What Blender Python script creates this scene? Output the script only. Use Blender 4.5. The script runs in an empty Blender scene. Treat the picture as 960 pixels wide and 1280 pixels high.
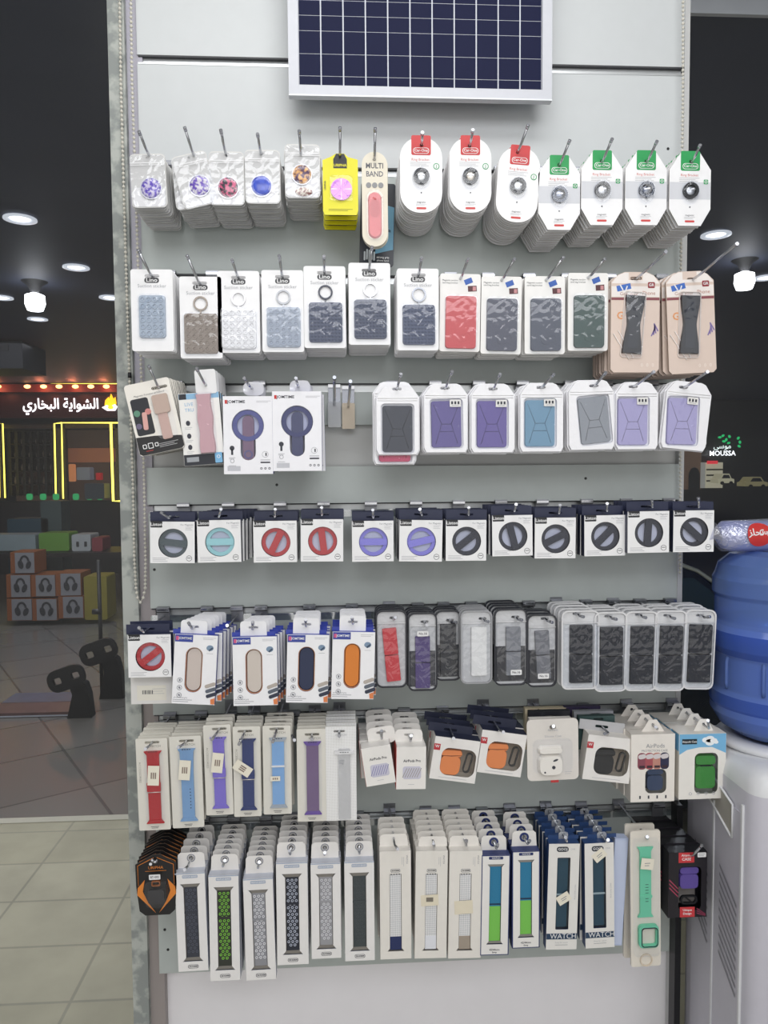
import bpy, math, random
from mathutils import Vector, Matrix
from mathutils.geometry import tessellate_polygon
random.seed(7)
PI = math.pi
SC = bpy.context.scene
COL = SC.collection
F = 930.0
CAM = Vector((0.0, -1.68, 1.56))

# ------------------------------------------------------------------ camera
n_ = Vector((-52, -50, F)).normalized()
hx_ = (F * F + 175 * 50) / 52.0
h_ = Vector((hx_, -175, F)).normalized()
u_ = h_.cross(n_)
RIGHT = Vector((h_.x, n_.x, u_.x)); DOWN = Vector((h_.y, n_.y, u_.y)); FWD = Vector((h_.z, n_.z, u_.z))
cd = bpy.data.cameras.new('camera'); cam = bpy.data.objects.new('camera', cd); COL.objects.link(cam)
m = Matrix((RIGHT, -DOWN, -FWD)).transposed().to_4x4(); m.translation = CAM
cam.matrix_world = m
cd.sensor_fit = 'VERTICAL'; cd.sensor_height = 36; cd.lens = F / 1280 * 36; cd.clip_start = 0.02; cd.clip_end = 100
SC.camera = cam

def ray(px, py): return RIGHT * (px - 480) + DOWN * (py - 640) + FWD * F
def at(px, py, Y):
    d = ray(px, py); return CAM + d * ((Y - CAM.y) / d.y)
def atx(px, py, X):
    d = ray(px, py); return CAM + d * ((X - CAM.x) / d.x)
def atz(px, py, Z):
    d = ray(px, py); return CAM + d * ((Z - CAM.z) / d.z)
def kk(p): return (p - CAM).dot(FWD) / F

# ------------------------------------------------------------------ materials
def lin(c):
    if isinstance(c, str): c = tuple(int(c[i:i + 2], 16) for i in (0, 2, 4))
    return tuple(((x / 255) / 12.92 if x / 255 <= .04045 else ((x / 255 + .055) / 1.055) ** 2.4) for x in c) + (1,)
MC = {}
def mat(c, rough=.5, metal=0, bump=0, bscale=60, var=0, emit=0, coat=0):
    key = (str(c), rough, metal, bump, bscale, var, emit, coat)
    if key in MC: return MC[key]
    m = bpy.data.materials.new('mat'); m.use_nodes = True; nt = m.node_tree; b = nt.nodes['Principled BSDF']
    b.inputs['Base Color'].default_value = lin(c); b.inputs['Roughness'].default_value = rough; b.inputs['Metallic'].default_value = metal
    if coat: b.inputs['Coat Weight'].default_value = coat; b.inputs['Coat Roughness'].default_value = .08
    if emit: b.inputs['Emission Color'].default_value = lin(c); b.inputs['Emission Strength'].default_value = emit
    tc = nt.nodes.new('ShaderNodeTexCoord'); nz = nt.nodes.new('ShaderNodeTexNoise'); nz.inputs['Scale'].default_value = bscale
    nz.inputs['Detail'].default_value = 5; nt.links.new(tc.outputs['Object'], nz.inputs['Vector'])
    if var or not bump:
        mx = nt.nodes.new('ShaderNodeMix'); mx.data_type = 'RGBA'; L = lin(c); v = var or .04
        mx.inputs['A'].default_value = tuple(x * (1 - v) for x in L[:3]) + (1,); mx.inputs['B'].default_value = tuple(min(1, x * (1 + v)) for x in L[:3]) + (1,)
        nt.links.new(nz.outputs['Fac'], mx.inputs['Factor']); nt.links.new(mx.outputs['Result'], b.inputs['Base Color'])
    if bump:
        bp = nt.nodes.new('ShaderNodeBump'); bp.inputs['Strength'].default_value = bump; bp.inputs['Distance'].default_value = .002
        nt.links.new(nz.outputs['Fac'], bp.inputs['Height']); nt.links.new(bp.outputs['Normal'], b.inputs['Normal'])
    MC[key] = m; return m
def clear(tint='ffffff', gloss=.12, rough=.12, bump=.6, bscale=90, milk=0.0, thin=False):
    key = ('clear', tint, gloss, rough, bump, bscale, milk)
    if key in MC: return MC[key]
    m = bpy.data.materials.new('clear_plastic'); m.use_nodes = True; nt = m.node_tree; nt.nodes.clear()
    out = nt.nodes.new('ShaderNodeOutputMaterial'); tr = nt.nodes.new('ShaderNodeBsdfTransparent'); gl = nt.nodes.new('ShaderNodeBsdfGlossy')
    tr.inputs[0].default_value = lin(tint); gl.inputs['Roughness'].default_value = rough
    tc = nt.nodes.new('ShaderNodeTexCoord'); nz = nt.nodes.new('ShaderNodeTexNoise'); nz.inputs['Scale'].default_value = bscale; nz.inputs['Detail'].default_value = .6
    nz.inputs['Distortion'].default_value = 1.6
    nt.links.new(tc.outputs['Object'], nz.inputs['Vector'])
    if bump:
        bp = nt.nodes.new('ShaderNodeBump'); bp.inputs['Strength'].default_value = bump; bp.inputs['Distance'].default_value = .004
        nt.links.new(nz.outputs['Fac'], bp.inputs['Height']); nt.links.new(bp.outputs['Normal'], gl.inputs['Normal'])
    mx = nt.nodes.new('ShaderNodeMixShader'); mx.inputs[0].default_value = gloss
    nt.links.new(tr.outputs[0], mx.inputs[1]); nt.links.new(gl.outputs[0], mx.inputs[2]); last = mx
    if milk:
        df = nt.nodes.new('ShaderNodeBsdfDiffuse'); df.inputs[0].default_value = lin('f4f4f6')
        m2 = nt.nodes.new('ShaderNodeMixShader'); m2.inputs[0].default_value = milk
        nt.links.new(mx.outputs[0], m2.inputs[1]); nt.links.new(df.outputs[0], m2.inputs[2]); last = m2
    nt.links.new(last.outputs[0], out.inputs[0]); MC[key] = m; return m
def pattern(c1, c2, kind='voronoi', scale=120, rough=.5, thr=.3, bump=.3, coat=0):
    """two-colour procedural surface: dots (voronoi), blotches (noise), stripes (wave)"""
    key = ('pat', c1, c2, kind, scale, rough, thr, bump, coat)
    if key in MC: return MC[key]
    m = bpy.data.materials.new('patterned'); m.use_nodes = True; nt = m.node_tree; b = nt.nodes['Principled BSDF']; b.inputs['Roughness'].default_value = rough
    if coat: b.inputs['Coat Weight'].default_value = coat; b.inputs['Coat Roughness'].default_value = .1
    tc = nt.nodes.new('ShaderNodeTexCoord')
    if kind == 'voronoi': t = nt.nodes.new('ShaderNodeTexVoronoi'); t.inputs['Scale'].default_value = scale; t.inputs['Randomness'].default_value = .0; o = t.outputs['Distance']
    elif kind == 'noise': t = nt.nodes.new('ShaderNodeTexNoise'); t.inputs['Scale'].default_value = scale; t.inputs['Detail'].default_value = 4; o = t.outputs['Fac']
    else:
        t = nt.nodes.new('ShaderNodeTexWave'); t.inputs['Scale'].default_value = scale; t.inputs['Distortion'].default_value = .3; o = t.outputs['Fac']
        if kind == 'wavez': t.bands_direction = 'Z'
    nt.links.new(tc.outputs['Object'], t.inputs['Vector'])
    r = nt.nodes.new('ShaderNodeValToRGB'); r.color_ramp.elements[0].position = max(0, thr - .06); r.color_ramp.elements[1].position = min(1, thr + .06)
    r.color_ramp.elements[0].color = lin(c1); r.color_ramp.elements[1].color = lin(c2)
    nt.links.new(o, r.inputs[0]); nt.links.new(r.outputs[0], b.inputs['Base Color'])
    if bump:
        bp = nt.nodes.new('ShaderNodeBump'); bp.inputs['Strength'].default_value = bump; bp.inputs['Distance'].default_value = .001
        nt.links.new(o, bp.inputs['Height']); nt.links.new(bp.outputs['Normal'], b.inputs['Normal'])
    MC[key] = m; return m

WHITE = 'e9e9ea'; CREAM = 'e2dfd6'
white = mat(WHITE, .45); paper = mat('e6e4df', .6); cream = mat(CREAM, .6); ink = mat('3a3c46', .6); grey_ink = mat('8a8c94', .6); faint = mat('b4b5ba', .6)
navy = mat('262c47', .45); chrome = mat('c9cbd0', .16, 1); dark_chrome = mat('8d9098', .25, 1); black = mat('17181c', .4)
bubble = clear('fcfdff', .06, .06, .22, 34); film = clear('f8f9fb', .075, .08, .5, 34, .015); soft = clear('f6f7f9', .10, .2, .6, 50, .22)
red_ink = mat('c8322f', .5); green_ink = mat('1d9a58', .5); price = mat('ece6d6', .6)

# ------------------------------------------------------------------ mesh builder (u right, v up, d towards the viewer; scaled by k on build)
GL = {}
def glyphs(s, bold):
    key = (s, bold)
    if key not in GL:
        c = bpy.data.curves.new('glyph_source', 'FONT'); c.body = s; c.size = 1; c.align_x = 'CENTER'; c.align_y = 'CENTER'; c.resolution_u = 2; c.offset = .018 if bold else 0
        o = bpy.data.objects.new('glyph_source', c); COL.objects.link(o); bpy.context.view_layer.update()
        me = bpy.data.meshes.new_from_object(o.evaluated_get(bpy.context.evaluated_depsgraph_get()))
        GL[key] = ([tuple(v.co[:2]) for v in me.vertices], [tuple(p.vertices) for p in me.polygons])
        bpy.data.objects.remove(o); bpy.data.meshes.remove(me); bpy.data.curves.remove(c)
    return GL[key]
def rrect(cx, cy, w, h, r=3, n=4, rot=0):
    r = min(r, w / 2 - .01, h / 2 - .01); P = []
    for sx, sy, a0 in ((1, 1, 0), (-1, 1, 90), (-1, -1, 180), (1, -1, 270)):
        for i in range(n + 1):
            a = math.radians(a0 + 90 * i / n); P.append((sx * (w / 2 - r) + r * math.cos(a), sy * (h / 2 - r) + r * math.sin(a)))
    return [turn(p, cx, cy, rot) for p in P]
def turn(p, cx, cy, rot):
    a = math.radians(rot); return (cx + p[0] * math.cos(a) - p[1] * math.sin(a), cy + p[0] * math.sin(a) + p[1] * math.cos(a))
def ell(cx, cy, rx, ry=None, n=20, rot=0):
    ry = ry or rx; return [turn((rx * math.cos(2 * PI * i / n), ry * math.sin(2 * PI * i / n)), cx, cy, rot) for i in range(n)]
def rect(cx, cy, w, h, rot=0): return [turn(p, cx, cy, rot) for p in ((-w / 2, -h / 2), (w / 2, -h / 2), (w / 2, h / 2), (-w / 2, h / 2))]
class MB:
    def __init__(s): s.v = []; s.f = []; s.m = []; s.sm = []; s.mats = []
    def mi(s, m):
        if m not in s.mats: s.mats.append(m)
        return s.mats.index(m)
    def face(s, idx, m, smooth=False): s.f.append(tuple(idx)); s.m.append(s.mi(m)); s.sm.append(smooth)
    def flat(s, pts, d, m):
        b = len(s.v); s.v += [(p[0], -d, p[1]) for p in pts]; s.face(range(b, b + len(pts)), m)
    def prism(s, loops, d0, d1, m, side=None, back=True, front=True, taper=0):
        if not isinstance(loops[0][0], (tuple, list)): loops = [loops]
        side = side or m; b = len(s.v); flat = [p for l in loops for p in l]; N = len(flat)
        fl = flat
        if taper:
            cx = sum(p[0] for p in flat) / N; cy = sum(p[1] for p in flat) / N; mw = max(abs(p[0] - cx) for p in flat); mh = max(abs(p[1] - cy) for p in flat)
            fl = [(cx + (p[0] - cx) * (1 - taper / mw), cy + (p[1] - cy) * (1 - taper / mh)) for p in flat]
        s.v += [(p[0], -d0, p[1]) for p in flat] + [(p[0], -d1, p[1]) for p in fl]
        if len(loops) == 1: tris = [tuple(range(N))]
        else: tris = tessellate_polygon([[Vector((p[0], p[1], 0)) for p in l] for l in loops])
        for t in tris:
            if back: s.face([b + i for i in reversed(t)], m)
            if front: s.face([b + N + i for i in t], m)
        o = 0
        for l in loops:
            n = len(l)
            for i in range(n):
                a, c = b + o + i, b + o + (i + 1) % n; s.face((a, c, c + N, a + N), side)
            o += n
    def box(s, x0, x1, y0, y1, z0, z1, m):
        b = len(s.v); s.v += [(x, y, z) for x in (x0, x1) for y in (y0, y1) for z in (z0, z1)]
        for q in ((0, 1, 3, 2), (4, 6, 7, 5), (0, 4, 5, 1), (2, 3, 7, 6), (0, 2, 6, 4), (1, 5, 7, 3)): s.face([b + i for i in q], m)
    def quad(s, pts, m): b = len(s.v); s.v += [tuple(p) for p in pts]; s.face(range(b, b + len(pts)), m)
    def text(s, t, cx, cy, size, d, m, rot=0, bold=True, sx=1):
        vs, fs = glyphs(t, bold); b = len(s.v)
        for x, y in vs:
            p = turn((x * size * sx, y * size), cx, cy, rot); s.v.append((p[0], -d, p[1]))
        for f in fs: s.face([b + i for i in f], m)
    def lines(s, cx, cy, w, n, gap, d, m, th=.45, rot=0, left=True):
        for i in range(n):
            ww = w * (1, .8, .92, .66)[i % 4]; x = -(w - ww) / 2 if left else 0
            c = turn((x, -i * gap), cx, cy, rot); s.flat(rect(c[0], c[1], ww, th, rot), d, m)
    def dome(s, cx, cy, rx, ry, d0, h, m, n=20, rings=5, rot=0):
        b = len(s.v)
        for j in range(rings):
            a = PI / 2 * j / rings
            for p in ell(cx, cy, rx * math.cos(a), ry * math.cos(a), n, rot): s.v.append((p[0], -(d0 + h * math.sin(a)), p[1]))
        s.v.append((cx, -(d0 + h), cy))
        for j in range(rings - 1):
            for i in range(n): s.face((b + j * n + i, b + j * n + (i + 1) % n, b + (j + 1) * n + (i + 1) % n, b + (j + 1) * n + i), m, True)
        t = b + rings * n
        for i in range(n): s.face((b + (rings - 1) * n + i, b + (rings - 1) * n + (i + 1) % n, t), m, True)
    def ring(s, cx, cy, r, w, d0, d1, m, n=28): s.prism([ell(cx, cy, r, n=n), ell(cx, cy, r - w, n=n)], d0, d1, m)
    def tube(s, pts, r, m, n=8, cap=True, radii=None):
        pts = [Vector(p) for p in pts]; b = len(s.v); prev = None
        for i, p in enumerate(pts):
            t = (pts[min(i + 1, len(pts) - 1)] - pts[max(i - 1, 0)]).normalized()
            if prev is None:
                a = t.cross(Vector((0, 0, 1)));
                if a.length < .1: a = t.cross(Vector((1, 0, 0)))
                a.normalize()
            else: a = (prev - t * prev.dot(t)).normalized()
            prev = a; c = t.cross(a); rr = radii[i] if radii else r
            for j in range(n): s.v.append(tuple(p + (a * math.cos(2 * PI * j / n) + c * math.sin(2 * PI * j / n)) * rr))
        for i in range(len(pts) - 1):
            for j in range(n): s.face((b + i * n + j, b + i * n + (j + 1) % n, b + (i + 1) * n + (j + 1) % n, b + (i + 1) * n + j), m, True)
        if cap: s.face([b + j for j in reversed(range(n))], m); s.face([b + (len(pts) - 1) * n + j for j in range(n)], m)
    def lathe(s, prof, m, n=32, cx=0, cy=0):
        b = len(s.v)
        for r, z in prof:
            for j in range(n): s.v.append((cx + r * math.cos(2 * PI * j / n), cy + r * math.sin(2 * PI * j / n), z))
        for i in range(len(prof) - 1):
            for j in range(n): s.face((b + i * n + j, b + i * n + (j + 1) % n, b + (i + 1) * n + (j + 1) % n, b + (i + 1) * n + j), m, True)
    def obj(s, name, k=1, parent=None, loc=None):
        me = bpy.data.meshes.new(name); me.from_pydata([(x * k, y * k, z * k) for x, y, z in s.v], [], s.f)
        for m in s.mats: me.materials.append(m)
        me.polygons.foreach_set('material_index', s.m); me.polygons.foreach_set('use_smooth', s.sm); me.update()
        o = bpy.data.objects.new(name, me); COL.objects.link(o)
        if parent: o.parent = parent
        if loc is not None: o.location = loc
        return o
def tag(o, label=None, cat=None, group=None, kind=None):
    if label: o['label'] = label
    if cat: o['category'] = cat
    if group: o['group'] = group
    if kind: o['kind'] = kind
    return o
def struct(o): o['kind'] = 'structure'; return o
def thing(name, loc, label, cat, group=None):
    o = bpy.data.objects.new(name, None); COL.objects.link(o); o.location = loc; o.empty_display_size = .05
    return tag(o, label, cat, group)

# ------------------------------------------------------------------ hooks
def bracket_hook(X, Z, Yend, tip, groove_z, label, plate=None, dark=False):
    c = dark_chrome if dark else chrome
    r = thing('display_hook', (X, 0, Z), label, 'hook', 'chrome display hooks on the slat wall')
    w = .0135
    bc_ = mat('9a9ca3', .32, .85); pm = MB(); top = groove_z - Z + .004; c, c0_ = bc_, c
    pm.box(-w, w, -.0035, -.0008, -.016, max(top, .01), c); pm.box(-w, w, -.010, -.0008, top - .004, top, c)
    pm.box(-w, w, -.013, -.010, top - .012, top, c); pm.box(-w, w, -.0136, -.013, top - .0075, top - .0035, c0_); pm.box(-w, w, -.0134, -.013, top - .0115, top - .0095, black); pm.obj('bracket', 1, r); c = c0_  # chrome and black strips on the lip paint bright and dark reflections
    a = MB(); T = tip - Vector((X, 0, Z)); bend = Vector((0, Yend, 0))
    knee = bend.lerp(T, .15) + Vector((0, 0, -.0015))
    a.tube([(0, -.003, 0), bend * .5, bend, knee, T], .0026, c, 8); a.obj('arm', 1, r)
    e = MB(); dr = (T - knee).normalized() * .006; e.tube([T - dr, T, T + dr * .3], .0034, mat('b9bbc2', .25, .8), 8); e.obj('end_cap', 1, r)
    if plate: plate(r)
    return r
GY = [74, 209, 343.5, 479, 628.5, 756.5, 888, 1016]
GZ = [at(428, y, 0).z for y in GY]; ZB = at(428, 1207, 0).z
ROWN = {1: 'top', 2: 'second', 3: 'third', 4: 'fourth', 5: 'fifth', 6: 'sixth', 7: 'bottom'}

def S(build, row, hole, ctr, size, tip, front, rear=None, cat='pack', group='packs', n=1, dy=.012, Yf=-.165, tilt=0, T=2, tipY=None, skew=(0, 0), rnd=.0015, rtilt=0, yaw=0, hook=True, hooklabel=None, hookYf=None, keep=0, **o):
    """one stack: hole px, face centre px, size px, tip px"""
    face = at(ctr[0], ctr[1], Yf); k = kk(face); Yh = Yf + (T * k if T > 4 else 0)
    H = at(hole[0], hole[1], Yh); root_loc = Vector((H.x, Yf, H.z))
    a = math.radians(-tilt)
    du = (face.x - root_loc.x) / k; dv = (face.z - root_loc.z) / k
    u0 = du * math.cos(a) - dv * math.sin(a); v0 = du * math.sin(a) + dv * math.cos(a)      # undo the swing about the hole
    r = build(k, u0, v0, size[0], size[1], T, **o)
    r.location = root_loc; r.rotation_euler = (0, math.radians(-tilt), math.radians(yaw)); tag(r, front, cat, group)
    for i in range(1, n):
        q = r.copy(); COL.objects.link(q); q.location = root_loc + Vector((skew[0] * i + random.uniform(-rnd, rnd), i * dy, skew[1] * i + random.uniform(-rnd, rnd) * .6))
        q.rotation_euler = (0, math.radians(-tilt * (rtilt if i else 1) + random.uniform(-1, 1) * rnd * 500), math.radians(yaw)); q['label'] = rear
        if i <= keep:
            for ch in r.children:
                cc = ch.copy(); COL.objects.link(cc); cc.parent = q
    if hook:
        ty = tipY if tipY is not None else Yf - .045
        bracket_hook(H.x, H.z, Yf - .006, at(tip[0], tip[1], ty), GZ[row], hooklabel or 'chrome hook carrying ' + (rear.split(' behind ')[1] if rear else 'the ' + front))
    return r

# ------------------------------------------------------------------ pack builders: (u,v) centre of the face, w,h its size, hole at 0,0
BAG_BACK = mat('d9d8d6', .5, 0, .5, 120)
def b_gripbag(k, u, v, w, h, T, c1='6a55b8', c2='e8e6ee', sc=160, gx=0, gy=0, gr=12.8, second=None):
    m = MB(); top = 8
    m.prism([rrect(u, v, w, h, 6), ell(u, v + h / 2 - 5, 1.6, n=8)], -4, -2.6, BAG_BACK)
    m.prism(rrect(u, v - 1, w - 1.5, h - 3, 5), -2.6, 0, film, back=False)
    m.flat(rect(u, v + h / 2 - 12, w - 2, .8), .12, mat('f5f5f7', .3)); m.flat(rect(u, v + h / 2 - 14.5, w - 2, .6), .12, mat('f5f5f7', .3))
    m.flat(rrect(u, v - h * .3, w - 5, h * .35, 4), -2.4, mat('f1f0f1', .5))
    r = m.obj('phone_grip_bag', k)
    g = MB(); g.dome(gx, gy, gr, gr, -1.5, 2.5, pattern(c1, c2, 'noise', sc, .25, .5, .6, .5)); g.ring(gx, gy, gr + .8, 1.2, -2, -.8, mat('d8d8de', .3, .5)); g.obj('phone_grip', k, r)
    if second:
        g = MB(); g.dome(second[0], second[1], gr * .9, gr * .45, -1.8, 1.6, pattern('7a2f22', 'e8dccf', 'noise', 200, .3, .5, .4)); g.obj('phone_grip', k, r)
    return r
def b_yellow(k, u, v, w, h, T):
    Y = mat('e6de1f', .4); m = MB()
    pts = [(u - w / 2 + 2, v - h / 2), (u + w / 2 - 2, v - h / 2), (u + w / 2, v - h / 2 + 5), (u + w / 2, v + h / 2 - 8), (u + w / 2 - 12, v + h / 2 - 5), (5, 4), (-5, 4), (u - w / 2 + 10, v + h / 2 - 5), (u - w / 2, v + h / 2 - 9), (u - w / 2, v - h / 2 + 5)]
    m.prism([pts, ell(0, 0, 1.6, n=8)], -2, 0, Y, mat('2a2a22', .5))
    m.prism([(-5, 3.6), (-8.5, -3), (-8.5, -14), (8.5, -14), (8.5, -3), (5, 3.6)], 0, .25, mat('1e1f22', .4)); m.text('URIPHA', 0, -10.6, 4.6, .4, Y)
    m.text('URIPHA', u - w / 2 + 3, v - 2, 3.2, .2, ink, 90); m.lines(u, v - h / 2 + 7, 30, 2, 1.6, .2, mat('8f8a20', .5), .6)
    m.prism(rrect(u + 1, v - 6, 30, 33, 3), 0, 4, bubble, back=False, taper=1)
    r = m.obj('phone_grip_card', k)
    g = MB(); g.prism(ell(u + 1, v - 7, 13.3, n=32), .2, 2.6, mat('b070b8', .3, .5))
    for i in range(16):
        a = 2 * PI * i / 16
        if i % 4 == 0: g.flat([turn((0, 0), u + 1, v - 7, 0), turn((12.6, .9), u + 1, v - 7, math.degrees(a)), turn((12.6, -.9), u + 1, v - 7, math.degrees(a))], 2.75, mat('e6c4e8', .3, .3))
        elif i % 2 == 0: g.flat([turn((0, 0), u + 1, v - 7, 0), turn((12.6, .8), u + 1, v - 7, math.degrees(a)), turn((12.6, -.8), u + 1, v - 7, math.degrees(a))], 2.75, mat('9f5fae', .2, .5))
    g.obj('phone_grip', k, r); return r
def b_multi(k, u, v, w, h, T):
    m = MB(); B = mat('e3dccb', .45)
    m.prism([rrect(u, v, w, h, w / 2, 8), ell(0, 0, 2, n=10)], -3, 0, B)
    t = v + h / 2
    m.text('MULTI', u, t - 17.5, 9.2, .2, mat('55565e', .5), 0, True, .86); m.text('BAND', u, t - 27.5, 9.2, .2, mat('6d6e76', .5), 0, True, .86)
    for i in (-1, 0, 1): m.prism(ell(u + i * 7.6, t - 41, 3.4, n=14), 0, .4, mat('8d8e90', .5))
    m.prism(rrect(u, v - 20, 23, 64, 11), 0, 4.5, bubble, back=False, taper=1.5)
    r = m.obj('phone_band_card', k)
    g = MB(); g.prism(rrect(u, v - 20, 17, 57, 8.5, 6), .2, 3.2, mat('d05157', .4, 0, .2), taper=1.5); g.prism(rrect(u, v - 12, 12, 22, 6, 5), 3.2, 3.6, mat('b9353c', .4)); g.obj('phone_band', k, r); return r
def b_darkcard(k, u, v, w, h, T):
    m = MB(); m.prism(rrect(u, v, w, h, 3), -2, 0, mat('1d2431', .35))
    m.prism([(u - 2, v - 36), (u + w / 2 - 1, v - 30), (u + w / 2 - 1, v + 22), (u + 4, v + 26)], 0, .3, mat('6aa6c4', .4)); m.flat([(u + 2, v - 2), (u + 17, v - 6), (u + 17, v - 9), (u + 2, v - 6)], .5, mat('2d5a78', .4))
    m.text('strong grip', u + 8, v - h / 2 + 11, 3.6, .4, white); m.text('phone band', u + 8, v - h / 2 + 7, 3.2, .4, white)
    for i in range(5): m.prism(rrect(u - 15 + i * 3, v - h / 2 + 12 + (i % 2) * 2, 2, 15 - abs(i - 2) * 2, 1), 0, 1, mat('cfd6da', .4))
    return m.obj('phone_band_card', k)
def b_ring(k, u, v, w, h, T, col='c8383b', octa=False, rot=0, face='c9ccd2', ringc='1f2126', gy=-2):
    m = MB(); C = mat(col, .45); t = v + h / 2; e = 'f0f0f2'
    if octa: out = [(u - w * .27, v - h / 2), (u + w * .27, v - h / 2), (u + w / 2, v - h * .27), (u + w / 2, v + h * .27), (u + w * .24, t), (u - w * .24, t), (u - w / 2, v + h * .27), (u - w / 2, v - h * .27)]
    else: out = rrect(u, v, w, h, w * .46, 7)
    m.prism([out, ell(0, 0, 2.4, n=10)], -1.6, 0, mat(e, .4), mat('c9c3bb', .6))
    if octa: m.prism([(u - w * .5, v + 7), (u - w * .5, v - 7), (u + w * .5, v - 10), (u + w * .5, v + 9)][::-1], 0, .1, mat('d5d6da', .5)) if False else m.flat([(u - w * .495, v - 12), (u + w * .495, v - 12), (u + w * .495, v + 9), (u - w * .495, v + 9)], .08, mat('d0d2d8', .5))
    m.prism([rrect(u, t - 9.5, 24.5, 24, 2, 3), ell(0, 0, 2.5, n=10)], 0, .3, C)
    m.flat(rrect(u, t - 16.2, 20, 7.4, 3.4), .45, white); m.flat(rrect(u, t - 16.2, 18.6, 6.2, 3), .5, C); m.text('Car-One', u, t - 16, 4.6, .6, white)
    m.text('Ring Bracket', u - 1, t - 27, 4.4, .2, mat('d27a74', .5), 0, False); m.lines(u - 1, t - 30.5, 26, 3, 2, .2, faint, .5)
    if octa: m.flat(rrect(u + w * .38, t - 35, 5.6, 5.6, 1), .3, green_ink); m.ring(u + w * .38, t - 35, 1.9, .7, .35, .5, white, 10)
    else: m.flat(ell(u + w * .36, t - 35, 3.9), .3, green_ink); m.flat(ell(u + w * .36, t - 35, 3), .35, white); m.text('J', u + w * .36, t - 35, 4.6, .4, green_ink)
    m.text('magnetic', u, v - h / 2 + 13, 3.2, .2, ink, 0, False); m.lines(u, v - h / 2 + 10.5, 14, 2, 1.6, .2, faint, .4)
    m.flat(rrect(u, v - h / 2 + 5.5, 12.5, 2.6, 1.2), .2, mat('cf4846', .5))
    m.prism(ell(u, v + gy - 2, 11.5, 15, 24), 0, 5, bubble, back=False, taper=1.5)
    m.prism(ell(u, v + gy - 19.5, .8, n=8), 0, .6, ink)
    r = m.obj('ring_bracket_card', k)
    g = MB(); g.ring(u, v + gy, 9.8, 3.2, .4, 4.2, mat(ringc, .25, .3)); g.dome(u, v + gy, 6.8, 6.8, .4, 3, mat(face, .3, .9)); g.prism(rrect(u, v + gy + 1, 8, 1.6, .8, 3, rot), 3.4, 4, mat('e8e8ec', .3, .5))
    g.obj('ring_bracket', k, r); return r
def b_lino(k, u, v, w, h, T, col='aebccb', ringc=None, pad=(0, 0, 33, 53), nx=4, ny=6, dark=False, clearb=True):
    m = MB(); t = v + h / 2
    m.prism([rrect(u, v, w, h, 3), rrect(0, 0, 18, 3.6, 1.8, 3)], -1.5, 0, mat('f3f3f5', .4), mat('d3d2d4', .6))
    m.flat(rrect(u, t - 13.4, 18, 6.6, 3), .2, mat('3a3b40', .4)); m.text('Lino', u, t - 13.3, 7, .35, white, 0, True, 1.15)
    m.text('Suction sticker', u, t - 20.5, 6, .2, mat('a5a7ad', .5), 0, False, .98)
    px, py, pw, ph = pad
    m.prism(rrect(u, v - 2, w - 7, h - 8 if not ringc else h - 8, 6), 0, .6, soft, back=False) if False else None
    m.prism(rrect(u + px, v + py, pw + 3, ph + 3, 5), 0, 5.5, bubble, back=False, taper=.8)
    r = m.obj('suction_sticker_card', k)
    C = mat(col, .45, 0, .15); g = MB(); g.prism(rrect(u + px, v + py, pw, ph, 4), .3, 2.4, C, taper=.5)
    sx, sy = (pw - 3) / nx, (ph - 3) / ny
    for i in range(nx):
        for j in range(ny):
            x = u + px - pw / 2 + 1.5 + sx * (i + .5); y = v + py - ph / 2 + 1.5 + sy * (j + .5); q = min(sx, sy) * .45
            if dark: g.dome(x, y, q, q, 2.4, 1, C, 6, 2)
            else: g.ring(x, y, q, q * .3, 2.2, 3.6, C, 12); g.dome(x, y, q * .5, q * .5, 2.4, .6, C, 8, 2)
    g.obj('suction_pad', k, r)
    if ringc:
        g = MB(); g.ring(u + px, v + py + ph / 2 + 12, 9, 2, .5, 2.2, mat(ringc, .25, .7 if dark else .1)); g.prism(rect(u + px, v + py + ph / 2 + 2, 2, 3.6), .5, 1.8, mat(ringc, .3, .5)); g.obj('ring_loop', k, r)
    return r
def b_wallet(k, u, v, w, h, T, col='c9484c'):
    m = MB(); t = v + h / 2
    m.prism([rrect(u, v, w, h, 3), ell(0, 0, 1.8, n=8)], -1.6, 0, mat('f0efed', .45), mat('cfcac4', .6))
    m.text('Magnetic suction', u - 13, t - 8.2, 2.9, .2, ink, 0, False); m.text('card bag bracket', u - 13, t - 11.3, 2.9, .2, ink, 0, False)
    m.flat(rect(u + 10, t - 9, 10, 6.5, 22), .25, mat('3a63b4', .5)); m.flat(rect(u + 15, t - 18, 11, 7, 4), .25, mat('5b3338', .5)); m.flat(rect(u + 17.5, t - 18, 4, 5), .35, mat('c98f92', .5))
    m.prism(rrect(u + 1, v - 12, w - 9, h - 27, 6), 0, 5, bubble, back=False, taper=.8)
    r = m.obj('card_wallet_pack', k)
    C = mat(col, .5, 0, .3, 200); g = MB(); g.prism(rrect(u + 1, v - 12, w - 12, h - 31, 4), .3, 3, C, taper=.5)
    g.prism([rrect(u + 5, v - 30, 21, 10, 5, 4, 18), rrect(u + 5, v - 30, 16, 6, 3, 4, 18)], 3, 3.5, C)
    g.obj('card_wallet', k, r); return r
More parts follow.
